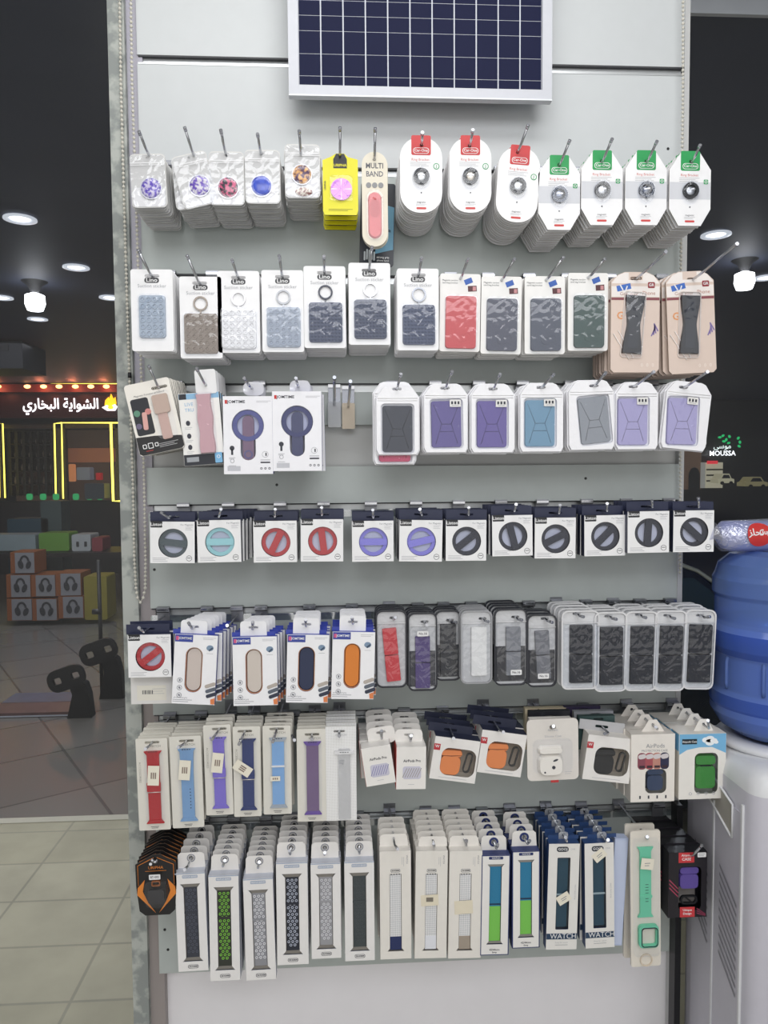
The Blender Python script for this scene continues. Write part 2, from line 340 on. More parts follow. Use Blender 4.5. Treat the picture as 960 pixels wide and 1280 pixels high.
def b_beige(k, u, v, w, h, T):
    B = mat('dcc9bd', .45); m = MB(); t = v + h / 2
    m.prism([rrect(u, v, w, h, 9, 5)[:0] or [(u - w / 2, v - h / 2 + 4), (u - w / 2 + 4, v - h / 2), (u + w / 2 - 4, v - h / 2), (u + w / 2, v - h / 2 + 4), (u + w / 2, t - 12), (u + w / 2 - 8, t - 4), (u + 14, t), (u - 14, t), (u - w / 2 + 8, t - 4), (u - w / 2, t - 12)], rrect(0, 0, 15, 4, 2, 3)], -3, 0, B, mat('bda899', .6))
    m.flat([(u - w / 2 + .5, t - 14), (u + w / 2 - .5, t - 14), (u + w / 2 - 8, t - 4.5), (u + 14, t - .8), (u + 9, t - .8), (u + 9, t - 10), (u - 9, t - 10), (u - 9, t - .8), (u - 14, t - .8), (u - w / 2 + 8, t - 4.5)], .1, mat('efe8e4', .5))
    m.flat(rect(u, t - 33, w - .6, 3.2), .2, mat('8a4a52', .5)); m.flat(rect(u, t - 24, w - 1, 13), .12, mat('efe8e4', .5))
    m.text('Grip your', u - 8, t - 27, 6, .3, mat('b58c80', .5), 0, False); m.text('Phone', u + 17, t - 26, 6.6, .3, mat('b57b6a', .5), 0, False)
    m.flat(rect(u - 15, t - 19, 18, 7, 12), .35, mat('3d6cc0', .5)); m.flat(rect(u - 12, t - 21, 1.6, 8, -20), .45, white); m.flat(rect(u - 18, t - 19, 1.6, 8, 30), .45, white)
    m.flat(rrect(u + 20, t - 16, 9, 7.4, 1.4), .35, mat('8f2c35', .5)); m.text('GR', u + 20, t - 16, 5, .45, white)
    m.text('G', u - 19, v + 8, 13, .2, mat('e09a63', .5)); m.text('T', u - 9, v + 8, 11, .2, mat('7fa3cf', .5))
    for i in range(4): m.flat(rect(u + 23 + i * 1.2, v - 12 + i * 2, 1.6, 11, -25 + i * 18), .25, mat('7f6fa5', .5))
    for i in (-1, 0, 1): m.text('0', u + 16 + i * 7, v - h / 2 + 9, 6, .2, mat('f1e6de', .5), 0, False)
    m.prism([rrect(u - 3, v - 3, 28, 82, 4, 3, -4), rrect(u - 3, v - 3, 26, 80, 3, 3, -4)], 0, 1.4, mat('d8cdc6', .2))
    m.tube([((u - 28), -1, v - 14), (u - 8, -1.2, v - 46), (u - 2, -1.2, v - 44), (u - 22, -1, v - 10)], .5, mat('f3ece8', .2), 6)
    m.prism(rrect(u - 3, v - 3, 27, 81, 4, 3, -4), 0, 6.5, bubble, back=False, taper=1.2)
    r = m.obj('phone_strap_card', k)
    g = MB(); pts = []
    for s, rng in ((1, range(0, 13)), (-1, range(12, -1, -1))):
        for i in rng:
            y = -36 + 72 * i / 12; x = 8 + 4.2 * abs(math.cos(PI * (i / 12))) ** 1.4; pts.append(turn((s * x, y), u - 3, v - 3, -4))
    g.prism(pts, .5, 4.4, mat('22262f', .5, 0, .2), taper=.6); g.prism([turn(p, u - 3, v - 3, -4) for p in rect(0, 0, 13, 60)], 4.4, 4.8, mat('2b303b', .5)); g.obj('phone_strap', k, r); return r
def b_wrist(k, u, v, w, h, T):
    m = MB(); t = v + h / 2; m.prism([rrect(u, v, w, h, 4), rrect(0, 0, 20, 3.6, 1.8, 3)], -2, 0, mat('eeeae2', .5), mat('2c2b2b', .5))
    m.flat([(u - w / 2 + .3, v - h / 2 + 3), (u - w / 2 + 4, v - h / 2 + .3), (u + w / 2 - 4, v - h / 2 + .3), (u + w / 2 - .3, v - h / 2 + 3), (u + w / 2 - .3, v - h / 2 + 16), (u - 5, v - h / 2 + 22), (u - w / 2 + .3, v - h / 2 + 24)], .15, mat('1c1c1f', .4))
    m.text('Magnetic Function wristband', u, t - 16, 3.3, .2, mat('6a6a6e', .5), 0, False)
    m.prism(rrect(u - 14, v + 3, 22, 46, 3), 0, .4, mat('22252c', .4)); m.prism(ell(u - 20, v + 8, 4), .4, .7, mat('5f8f78', .5)); m.prism(ell(u - 6, v + 8, 3.8), .4, .7, mat('d08a86', .5)); m.prism(ell(u - 21, v - 8, 3.6), .4, .7, mat('6d6480', .5))
    m.prism(rrect(u - 12, v - 3, 6, 22, 2, 3, -6), .6, 1.2, mat('dca9a2', .5))
    for i, s in enumerate((5, 6.5, 4.5)): m.prism([rrect(u - 20 + i * 7.5, v - h / 2 + 11, s, s * 1.1, 1), rrect(u - 20 + i * 7.5, v - h / 2 + 11, s - 1.8, s * 1.1 - 1.8, .6)], .2, .5, white)
    m.lines(u + 10, v - h / 2 + 11, 24, 3, 2, .3, mat('c9c9cb', .5), .5); m.flat(rect(u - 15, v - h / 2 + 5, 9, 1), .3, mat('a03030', .5))
    m.prism(rrect(u + 12, v, 24, 60, 4), 0, 5, bubble, back=False, taper=1)
    r = m.obj('wristband_card', k)
    g = MB(); P = mat('c3a898', .5, 0, .2); g.prism(rrect(u + 12, v + 14, 20, 24, 3), .4, 4, P, taper=.4); g.prism(rrect(u + 11, v - 13, 12, 34, 2), .4, 2.4, mat('caa79c', .5)); g.obj('wristband', k, r); return r
def b_pink(k, u, v, w, h, T):
    m = MB(); t = v + h / 2; m.prism(rect(u, v, w, h), -T, 0, mat('f0efec', .45), mat('2a2e3c', .5))
    m.flat(rect(u, v - h / 2 + 7, w - .4, 13.5), .15, mat('20242e', .4)); m.flat(rect(u, t - 4, w - .4, 7), .15, mat('8db9da', .5)); m.flat(rect(u - w / 2 + 5, t - 4, 9, 6.8), .25, mat('1f232c', .4))
    m.text('LIVE', u - 13, t - 14, 6, .2, mat('8fb9dc', .5), 0, False); m.text('TRU', u - 13, t - 21, 6, .2, mat('8fb9dc', .5), 0, False)
    for y in (8, -8, -22): m.prism(ell(u - 16, v + y, 2.6, 3.2), 0, .4, ink); m.lines(u - 16, v + y - 5.5, 9, 2, 1.8, .2, faint)
    m.flat(rect(u - 14, v - h / 2 + 7.5, 15, 6), .3, mat('9ea2a8', .5)); m.flat(rrect(u + 18, v - h / 2 + 8, 9, 13, 1), .4, mat('7db7df', .5)); m.text('O', u + 18, v - h / 2 + 9, 6, .5, white)
    m.prism([rrect(0, 4, 26, 30, 3), ell(0, 0, 1.8, n=8)], .4, 1, white)
    r = m.obj('phone_strap_box', k)
    g = MB(); pts = []
    for s, rng in ((1, range(0, 13)), (-1, range(12, -1, -1))):
        for i in rng:
            y = -37 + 74 * i / 12; x = 9.3 + 1.6 * math.sin(i * 1.1) * .5; pts.append(turn((s * x, y), u + 6, v + 6, 0))
    g.prism(pts, .5, 4.4, mat('cf9fa8', .5, 0, .3), taper=1); g.obj('phone_strap', k, r)
    g = MB(); g.prism(rrect(u + 6, v + 6, 24, 78, 4), .4, 6, film, back=False, taper=1.2); g.obj('blister', k, r); return r
def b_ringbox(k, u, v, w, h, T, col='8d6f78', rc='5a5e8c'):
    m = MB(); t = v + h / 2; L = mat('8a8dc8', .45)
    cx, cy = u, v + 12
    hole = []                                                             # round head window running into a rounded stem
    for i in range(25):
        a = math.radians(-62 + 304 * i / 24); hole.append((cx + 20 * math.cos(a), cy + 20 * math.sin(a)))
    for i in range(9):
        a = math.radians(180 + 180 * i / 8); hole.append((cx + 9.4 * math.cos(a), cy - 34 + 9.4 * math.sin(a)))
    m.prism([rect(u, v, w, h), hole], -.8, 0, mat('f1f1f6', .35), L)
    m.prism(rect(u, v, w, h), -T, -T + .5, white, L); m.box(u - w / 2, u - w / 2 + .5, .8, T, v - h / 2, t, L); m.box(u + w / 2 - .5, u + w / 2, .8, T, v - h / 2, t, L); m.box(u - w / 2, u + w / 2, .8, T, t - .5, t, L); m.box(u - w / 2, u + w / 2, .8, T, v - h / 2, v - h / 2 + .5, L)
    m.prism([rrect(2, -1, 26, 17, 7), ell(0, 0, 1.8, n=8)], -T + .2, -T + .8, clear('dfe1ec', .2, .15, .4, 50, .5))
    m.text('JOMTIME', u - 14, t - 7, 5, .2, ink, 0, True, 1.1); m.flat(rect(u - 27, t - 7, 3.4, 4.6), .2, red_ink) if w > 61 else m.flat(rect(u - 26.5, t - 7, 3, 4.6), .2, red_ink)
    m.lines(u + 20, t - 6, 18, 2, 1.6, .2, faint)
    m.prism(ell(u - 20, v - 16, 3), 0, .3, ink); m.prism(rect(u - 20, v - 21, 2.6, 7), 0, .3, ink); m.lines(u - 20, v - 28, 8, 2, 1.6, .2, grey_ink); m.ring(u - 20, v - 32, 2.6, .5, .1, .3, grey_ink, 12); m.lines(u - 20, v - 38, 9, 1, 1, .2, grey_ink)
    m.ring(u + 21, v - 24, 4, .5, .1, .3, faint, 16); m.flat(rect(u + 22, v - 24, 1.6, 4), .2, ink); m.lines(u + 21, v - 31, 12, 1, 1, .2, grey_ink, .6); m.flat(rect(u + 21, v - 34, 12, 1.8), .2, ink)
    m.flat(rect(u - 18, v - h / 2 + 7, 16, 6), .2, mat('c4c5cc', .5))
    for i in range(3): m.ring(u + 16 + 5 * i, v - h / 2 + 7, 1.5, .7, .1, .3, ink, 8)
    r = m.obj('phone_ring_box', k)
    g = MB(); g.ring(cx, cy, 19.4, 5.6, -6, -1.4, mat(rc, .35, .3), 36); g.prism(ell(cx, cy, 13.8, n=28), -7, -5.6, mat('cfd2da', .4)); g.prism(rrect(cx, v - 10, 15, 70, 7.5), -5.4, -2, mat(col, .35, 0, .3), taper=.6); g.ring(cx, cy - 36, 5.2, 1.2, -2, -1.4, mat(rc, .3), 20); g.obj('phone_ring_strap', k, r)
    g = MB(); g.flat(rrect(u, v - 2, 42, 72, 6), -.9, clear('e9ebfa', .05, .06, .25, 30)); g.obj('window_film', k, r); return r
def b_zipwallet(k, u, v, w, h, T, col='6a5a98', wx=0, wy=0, ww=38, wh=58, wrot=0, sticker=True):
    m = MB(); t = v + h / 2
    pts = [(u - w / 2 + 3, v - h / 2), (u + w / 2 - 3, v - h / 2), (u + w / 2, v - h / 2 + 6), (u + w / 2, t - 14), (u + w / 2 - 9, t - 2), (u + w / 2 - 14, t), (u - w / 2 + 14, t), (u - w / 2 + 9, t - 2), (u - w / 2, t - 14), (u - w / 2, v - h / 2 + 6)]
    m.prism([pts, rrect(0, 0, 12, 3.4, 1.7, 3)], -4, -3.2, mat('ededf1', .4, 0, .4, 100))
    inner = rrect(u + wx, v + wy, ww + 5, wh + 5, 5, 4, wrot)
    m.prism([[(u + (p[0] - u) * .97, v + (p[1] - v) * .985) for p in pts], rrect(0, 0, 12, 3.4, 1.7, 3), inner], -3.2, 1, mat('f3f3f7', .35, 0, .5, 90), taper=.6)
    m.tube([(u - w / 2 + 3, -1, t - 15), (u + w / 2 - 3, -1, t - 15)], .6, white, 6); m.tube([(u - w / 2 + 3, -1, t - 18), (u + w / 2 - 3, -1, t - 18)], .5, white, 6)
    r = m.obj('zip_bag_wallet_pack', k)
    g = MB(); C = mat(col, .6, 0, .25, 220); R = lambda pts: [turn(p, u + wx, v + wy, wrot) for p in pts]
    g.prism(rrect(u + wx, v + wy, ww, wh, 3.4, 4, wrot), -3, .2, C, taper=.5)
    dk = mat(tuple(int(int(col[i:i + 2], 16) * .78) for i in (0, 2, 4)), .6)
    for q in ([(-ww * .42, wh * .42), (-ww * .16, 0)], [(ww * .42, wh * .42), (ww * .16, 0)], [(-ww * .16, 0), (ww * .16, 0)], [(-ww * .16, 0), (-ww * .36, -wh * .42)], [(ww * .16, 0), (ww * .36, -wh * .42)], [(-ww * .22, -wh * .16), (ww * .22, -wh * .16)]):
        a, b = R(q); g.tube([(a[0], -.3, a[1]), (b[0], -.3, b[1])], .35, dk, 4)
    g.obj('card_wallet', k, r)
    g = MB(); g.prism(rrect(u + wx, v + wy, ww + 5, wh + 5, 5, 4, wrot), 0, 1.6, clear('fbfcff', .06, .07, .4, 34), back=False, taper=.6); g.obj('film', k, r)
    if sticker:
        g = MB(); x, y = turn((ww * .3, wh * .44), u + wx, v + wy, wrot); g.flat(rrect(x, y, 14, 9, 1), 1.9, mat('e9e8e6', .5))
        for i in range(3): g.flat(rect(x - 4 + i * 4, y + .5, 2.4, 3.6), 2, ink)
        g.lines(x, y - 2.8, 9, 1, 1, 2, grey_ink); g.obj('price_sticker', k, r)
    return r
def b_liston(k, u, v, w, h, T, col='25272e', rot=0, tab=13, side=.5, off=0, clr='c8cbd4'):
    m = MB(); t = v + h / 2; R = 18.2; cx, cy = u + .8, v - 1
    m.prism([rect(u, v, w, h), ell(cx, cy, R, n=36)], -.8, 0, mat('efeff0', .4), navy)
    m.prism(rect(u, v, w, h), -T, -T + .5, navy)
    for x in (u - w / 2, u + w / 2 - .5): m.box(x, x + .5, .8, T, v - h / 2, t, navy)
    m.box(u - w / 2, u + w / 2, .8, T, t - .5, t, navy); m.box(u - w / 2, u + w / 2, .8, T, v - h / 2, v - h / 2 + .5, navy)
    m.prism([rect(0, (6 + t) / 2 - 1, w + 1, 6 - t + 5 if False else abs(6 - (t - 2))), rrect(0, 0, 17, 2.6, 1.2, 3)], -T - .2, -T + .6, navy)
    m.flat(rrect(u - w / 2 + 8, t - 3.4, 14.5, 8, 1), .2, mat('1a1c22', .4)); m.text('Liston', u - w / 2 + 8, t - 3.6, 5.6, .35, white, 0, True, 1.05)
    m.text('For Magnetic', u + w / 2 - 9.5, t - 4, 3, .2, grey_ink, 0, False); m.lines(u + w / 2 - 7, t - 6.8, 9, 3, 1.7, .2, faint, .4)
    m.lines(u - w / 2 + 13, v - h / 2 + 6.4, 20, 3, 1.9, .2, faint, .5); m.ring(u + w / 2 - 7, v - h / 2 + 6, 3.6, .45, .1, .25, ink, 16); m.lines(u + w / 2 - 7, v - h / 2 + 6.4, 4.4, 1, 1, .2, ink, .7)
    r = m.obj('magnetic_ring_box', k)
    g = MB(); C = mat(col, .4, 0, .15); g.prism(ell(cx, cy, R - .2, n=32), -7.5, -6.8, mat(clr, .35)); g.ring(cx, cy, R - .3, 4.6, -6.8, -3, C, 36); g.prism(rrect(cx, cy, 34, 8.4, 2, 3, rot), -5, -1.8, C)
    g.obj('magnetic_ring_grip', k, r)
    g = MB(); g.flat(ell(cx, cy, R + .6, n=28), -.9, clear('f4f6ff', .035, .04, .12, 30)); g.obj('window_film', k, r); return r
def b_oblong(k, u, v, w, h, T, col='c9bdb4'):
    m = MB(); t = v + h / 2; B = mat('3a49a6', .45); cw, ch = 21, 57; cx, cy = u - 1.5, v - .5
    m.prism([rect(u, v, w, h), rrect(cx, cy, cw, ch, cw / 2 - .2, 8)], -.8, 0, mat('f3f3f6', .38), B)
    m.prism(rect(u, v, w, h), -T, -T + .5, B)
    for x in (u - w / 2, u + w / 2 - .5): m.box(x, x + .5, .8, T, v - h / 2, t, B)
    m.box(u - w / 2, u + w / 2, .8, T, t - .5, t, B); m.box(u - w / 2, u + w / 2, .8, T, v - h / 2, v - h / 2 + .5, white)
    m.prism(rect(0, t + 1.5, w - 1, 6), -T - .1, -T + .5, B)
    tb = max(12, abs(t) - 2); m.prism([rrect(0, 3 - (abs(t) + 2) / 2, 33, abs(t) + 12, 4), rrect(0, 0, 12, 2.8, 1.4, 3)], -T + .6, -T + 1.3, mat('f2f2f4', .35))
    m.flat(rect(u - w / 2 + 11.5, t - 5, 22, 9), .2, mat('35469c', .4)); m.flat(rect(u - w / 2 + 3.4, t - 5, 3.4, 5), .3, mat('d05a86', .4)); m.text('JOMTIME', u - w / 2 + 13, t - 5, 4.1, .35, white)
    m.lines(u + w / 2 - 10, t - 3.4, 16, 2, 1.8, .2, faint); m.prism(ell(u + w / 2 - 9, t - 16, 4.4, 3.6), 0, .3, mat('7d94ad', .4)); m.prism(rect(u + w / 2 - 8, t - 17.5, 6, 2, 40), .3, .5, mat('3f5066', .4)); m.lines(u + w / 2 - 9, t - 23, 8, 1, 1, .2, faint)
    for i in range(3): m.ring(u - w / 2 + 8.6, v - 14 - i * 9.5, 3.2, .55, .1, .3, grey_ink, 16); m.flat(rect(u - w / 2 + 8.6, v - 14 - i * 9.5, 2.2, 3, i * 30), .2, grey_ink)
    for i, c in enumerate(('b5aca4', '5d6470', '33384a')): m.prism(rrect(u + w / 2 - 6.5 + i, v - 19 - i * 6.2, 14, 4.4, 2, 3, 20), 0, .6, mat(c, .5))
    m.prism([(u + w / 2 - 5, v - h / 2 + 1), (u + w / 2 - .2, v - h / 2 + 1), (u + w / 2 - .2, v - h / 2 + 9), (u + w / 2 - 5.5, v - h / 2 + 7)], 0, .6, mat('de8350', .5))
    m.text('phone band grip', u - w / 2 + 10.5, v - h / 2 + 8, 2.6, .2, grey_ink, 0, False); m.lines(u - w / 2 + 13, v - h / 2 + 5.2, 24, 2, 2.2, .2, grey_ink, .5)
    r = m.obj('phone_band_box', k)
    g = MB(); g.prism([rrect(cx, cy, cw - .2, ch - .2, cw / 2 - .4, 8), rrect(cx, cy, cw - 2, ch - 2, cw / 2 - 1.2, 8)], -4, -1.2, mat('c08b6c', .4)); g.prism(rrect(cx, cy, cw - 2, ch - 2, cw / 2 - 1.3, 8), -6, -2.4, mat(col, .55, 0, .2), taper=1); g.obj('phone_band', k, r); return r
def b_pouch(k, u, v, w, h, T, col='c23a3c', sw=19, sh=66, sx=0, sy=0, srot=0, edge='2a2c34', lower=None, seam=True, stick=None, white_edge=False):
    m = MB(); t = v + h / 2; E = mat(edge, .35) if not white_edge else mat('dddddf', .4)
    o = rrect(u, v, w, h, 8, 4); i_ = rrect(u, v, w - 3.4, h - 3.4, 7, 4)
    m.prism([o, i_], -5, -1.5, E)
    m.prism([i_, rrect(0, 0, 10, 3.2, 1.5, 3)], -5, -4.4, mat('c9cacd', .35, 0, .5, 120) if not white_edge else mat('d6d7da', .35, 0, .5, 120))
    if lower: m.flat(rect(u, v - h * .22, w - 4.5, h * .46), -4.2, mat(lower, .45))
    m.tube([(u - w / 2 + 2, 1, t - 16), (u + w / 2 - 2, 1, t - 16)], .6, mat('e6e6e9', .3), 6)
    r = m.obj('strap_pouch', k)
    g = MB(); C = mat(col, .6, 0, .35, 240); x, y = u + sx, v - 5 + sy
    for s in ((1, -1) if seam else (0,)):
        g.prism(rrect(x + (s * .5 if s else 0), y, sw, sh, 1.5, 3, srot) if not s else [turn(p, x, y, srot) for p in rrect(0, s * sh * .25, sw, sh * .49, 1.2)], -4, 0, C, taper=.4)
    g.obj('phone_strap', k, r)
    g = MB(); g.prism(rrect(u, v - 6, w - 4, h - 20, 6), -1.4, 1.6, film if not white_edge else clear('f6f8fb', .06, .08, .45, 34), back=False, taper=1); g.obj('film', k, r)
    if stick:
        g = MB(); g.flat(rrect(x + stick[0], y + stick[1], 14, 6.6, 1.2), 2, white); g.text('No.16', x + stick[0], y + stick[1], 4, 2.1, ink); g.obj('price_sticker', k, r)
    return r
def b_strap(k, u, v, w, h, T, col='b3262e', kind='loop', sticker=None, vtext='ACCESSORIES', bw=15, lug=None):
    m = MB(); t = v + h / 2
    m.prism([rrect(u, v, w, h, 1.5, 2), rrect(0, 0, 18, 3.2, 1.5, 3)], -2, 0, mat('dedbd2', .55), mat('c2bcb0', .6))
    m.flat(rrect(0, -1.6, 19, 3, 1.4), .15, mat('8a867e', .5)) if False else None
    m.text('WATCH', 3, -5, 4, .2, mat('8f8c84', .5), 0, False)
    if vtext: m.text(vtext, u - w / 2 + 4, v + 16, 3.6, .2, mat('a19e96', .5), -90, False, 1.2)
    m.lines(u, v - h / 2 + 4.5, 10, 2, 1.8, .2, ink, .6, 0, False)
    m.prism(rrect(u + 2, v - 2, w * .6, h * .78, 4), 0, 4.5, bubble, back=False, taper=.8)
    r = m.obj('watch_strap_pack', k)
    g = MB(); C = mat(col, .55, 0, .3, 200); top = v + h * .35; bot = v - h * .4; x = u + 1.5
    L = mat(lug or col, .4, .2 if lug else 0)
    if kind == 'weave': g.prism(rect(x, (top + bot) / 2, bw, top - bot), .6, 2.6, pattern('5d4470', '8c7599', 'wavez', 190, .6, .5))
    elif kind == 'sport':
        g.prism([(x - bw / 2 - 1, top), (x + bw / 2 + 1, top), (x + bw / 2, top - 26), (x + bw / 2, bot), (x - bw / 2, bot), (x - bw / 2, top - 26)][::-1], .6, 2.8, C)
        for i in range(7): g.flat(ell(x + 3, v - 8 - i * 4, .8, n=8), 2.9, mat('2a3f58', .5))
    else:
        g.prism(rect(x, (top + bot) / 2, bw, top - bot), .6, 2.6, C)
        g.prism(rrect(x, v + 6 - (8 if kind == 'loop' else 0), bw + 2, 12 if kind == 'loop' else 2, 1.5), 2.6, 4, C if kind == 'loop' else white)
        if kind == 'loop': g.tube([(x - bw / 2 - 1, -4.2, v - 8.5), (x + bw / 2 + 1, -4.2, v - 8.5)], .5, mat('d9d3cf', .3, .5), 6)
    for y, s in ((top, 1), (bot, -1)): g.prism([(x - bw / 2, y - s * 2.5), (x + bw / 2, y - s * 2.5), (x + bw / 2 + 3.4, y + s * 2), (x - bw / 2 - 3.4, y + s * 2)], .4, 3.2, L)
    for i in range(4): g.flat(rect(x - 4.5 + i * 3, top + 1.6, 1.8, 1.1), 3.4, mat('2a2c33', .4))
    g.obj('watch_strap', k, r)
    if sticker:
        g = MB(); sx, sy, sr = sticker[:3]; sw_, sh_ = sticker[3:5] if len(sticker) > 3 else (14, 25)
        g.prism(rect(u + sx, v + sy, sw_, sh_, sr), 4.7, 5, price)
        for i in range(3): c = turn((-2.5 + i * 2.5, 0), u + sx, v + sy, sr); g.flat(rect(c[0], c[1], 1.6, min(sh_ * .4, 8), sr), 5.1, mat('8a7a70', .5))
        g.obj('price_sticker', k, r)
    return r
def b_dotbag(k, u, v, w, h, T):
    m = MB(); P = pattern('f2f2f2', 'b9b7b4', 'voronoi', 420, .5, .52, .1)
    m.prism([rect(u, v, w, h), rrect(0, 0, 14, 3, 1.4, 3)], -2, 0, P, mat('d5d2cc', .6))
    m.text('WATCH', 2, -5, 3.8, .2, faint, 0, False)
    r = m.obj('watch_strap_pack', k)
    g = MB(); C = clear('f2f3f5', .18, .12, .4, 60, .3)
    g.prism(rrect(u + 4, v - 13, 15, h - 30, 2), .5, 3, C); g.prism(rrect(u + 4, v + h * .23, 24, 4, 1.5), .5, 3.4, mat('e2e2e4', .3))
    for i in range(4): g.flat(rect(u - .5 + i * 3, v + h * .235, 1.8, 1), 3.5, mat('55565c', .4))
    g.lines(u + 1, v + h * .15, 7, 3, 2, 3.2, grey_ink); g.obj('watch_strap', k, r); return r
def boxshell(m, u, v, w, h, T, fm, sm, holes=()):
    t = v + h / 2
    m.prism([rect(u, v, w, h)] + list(holes), -.7, 0, fm, sm); m.prism(rect(u, v, w, h), -T, -T + .5, sm)
    for x in (u - w / 2, u + w / 2 - .5): m.box(x, x + .5, .7, T, v - h / 2, t, sm)
    m.box(u - w / 2, u + w / 2, .7, T, t - .5, t, sm); m.box(u - w / 2, u + w / 2, .7, T, v - h / 2, v - h / 2 + .5, sm)
def watchtab(m, T, t, w, hm, hole=True, extra=7):
    """white hang tab rising from the back of the box, with sloping shoulder"""
    hh = abs(t) + extra
    m.prism([[(-w / 2, t - .5), (w / 2, t - .5), (w / 2 - 1, extra - 3), (w / 2 - 4, extra), (-w / 2 + 4, extra), (-w / 2 + 1, extra - 3)], ell(0, 0, 3.2, n=14)] if hole else [(-w / 2, t - .5), (w / 2, t - .5), (w / 2 - 1, extra - 3), (w / 2 - 4, extra), (-w / 2 + 4, extra), (-w / 2 + 1, extra - 3)], -T, -T + .8, hm)
    if hole: m.ring(0, 0, 5.2, 1.2, -T + .8, -T + 1, mat('8a8d98', .4, .3), 18)
def b_perf(k, u, v, w, h, T, col='2c2e36', dot='4a4d58', trim='a9b4c8'):
    m = MB(); t = v + h / 2; ww, wh = 17, h * .79; wy = v - 1
    win = [(u - ww / 2, wy - wh / 2 + 5), (u - ww / 2 - 4, wy - wh / 2), (u + ww / 2 + 4, wy - wh / 2), (u + ww / 2, wy - wh / 2 + 5), (u + ww / 2, wy + wh / 2 - 5), (u + ww / 2 + 4, wy + wh / 2), (u - ww / 2 - 4, wy + wh / 2), (u - ww / 2, wy + wh / 2 - 5)]
    boxshell(m, u, v, w, h, T, mat('ebe9e8', .42), mat('c3c7d2', .5), [win]); watchtab(m, T, t, w - 2, mat('ece9e6', .45))
    m.flat(rect(u, t - 1, w, 1.4), .15, mat(trim, .4)); m.flat(rrect(u, t - 5, 19, 4, 1), .15, mat(trim, .4)); m.text('WATCH BAND', u, t - 5, 2.6, .3, white)
    m.prism([rrect(u, v - h / 2 + 6, 13, 4.6, 2), rrect(u, v - h / 2 + 6, 12, 3.8, 1.7)], 0, .2, ink); m.text('38/40MM', u, v - h / 2 + 6, 2.8, .2, ink)
    r = m.obj('watch_band_box', k)
    g = MB(); C = mat(col, .55, 0, .2); D = mat(dot, .5); L = mat('8b8782', .35, .4)
    g.prism(rect(u, wy, ww + 8, wh + 1), -6, -5.4, mat('b3aca2', .6))
    g.prism(rect(u, wy, ww - 1.5, wh - 8), -5, -1.6, C)
    for y, s in ((wy + wh / 2 - 2.5, 1), (wy - wh / 2 + 2.5, -1)): g.prism([(u - ww / 2 + .5, y - s * 2.2), (u + ww / 2 - .5, y - s * 2.2), (u + ww / 2 + 3.4, y + s * 2), (u - ww / 2 - 3.4, y + s * 2)], -5, -1.4, L)
    if dot != col:
        nrow = int((wh - 16) / 4.4)
        for j in range(nrow):
            y = wy + wh / 2 - 9 - j * 4.4
            for x in ((-5, 0, 5) if j % 2 == 0 else (-2.5, 2.5)): g.ring(u + x, y, 1.75, .7, -1.6, -1.2, D, 10)
    g.prism(rrect(u, wy + h * .1, ww, 3, 1), -1.6, -.9, C)
    g.obj('watch_band', k, r); return r
def b_loopbox(k, u, v, w, h, T, end='24305e', st=None):
    m = MB(); t = v + h / 2; ww = 15; y1 = v + h * .29; y0 = v - h * .43
    win = [(u - ww / 2, y0 + 4), (u - ww / 2 - 3, y0), (u + ww / 2 + 3, y0), (u + ww / 2, y0 + 4), (u + ww / 2, y1), (u - ww / 2, y1)]
    boxshell(m, u, v, w, h, T, mat('e9e5de', .5), mat('e0dcd6', .5), [win]); watchtab(m, T, t, w - 3, mat('ece8e2', .5), False, 5)
    m.text('WATCH', u + w / 2 - 5, v + h * .42, 3, .2, grey_ink, -90, False); m.lines(u + w / 2 - 9, v + h * .40, 12, 2, 2, .2, faint, .4, -90); m.prism([rrect(u, y1 + 4, 12, 4.4, 1.6), rrect(u, y1 + 4, 11, 3.5, 1.4)], 0, .2, grey_ink); m.text('38/40MM', u, y1 + 4, 2.6, .2, ink)
    r = m.obj('watch_band_box', k)
    g = MB(); g.prism(rect(u, (y0 + y1) / 2, ww + 7, y1 - y0 + 1), -5, -4.5, mat('a49a8e', .6)); g.prism(rect(u, (y0 + y1) / 2 + 1, ww - 1, y1 - y0 - 1), -4, -1.4, pattern('efefef', 'a3a5ac', 'voronoi', 330, .6, .5, .3)); g.prism(rect(u, y0 + 10, ww - 1, 17), -1.4, -1.1, mat(end, .55))
    for i in range(4): g.flat(rect(u - 5 + i * 3.3, y1 - 1.2, 2.2, 1.2), -1.2, mat('33343a', .4))
    g.obj('watch_band', k, r)
    if st:
        g = MB(); g.prism(rect(u + st[0], v + st[1], st[2], st[3], 3), .2, .5, mat('e5dcc6', .6)); g.flat(rect(u + st[0], v + st[1] + 1, st[2] * .4, st[3] * .4), .6, mat('7d766b', .5)) if st[4] else None; g.obj('price_sticker', k, r)
    return r
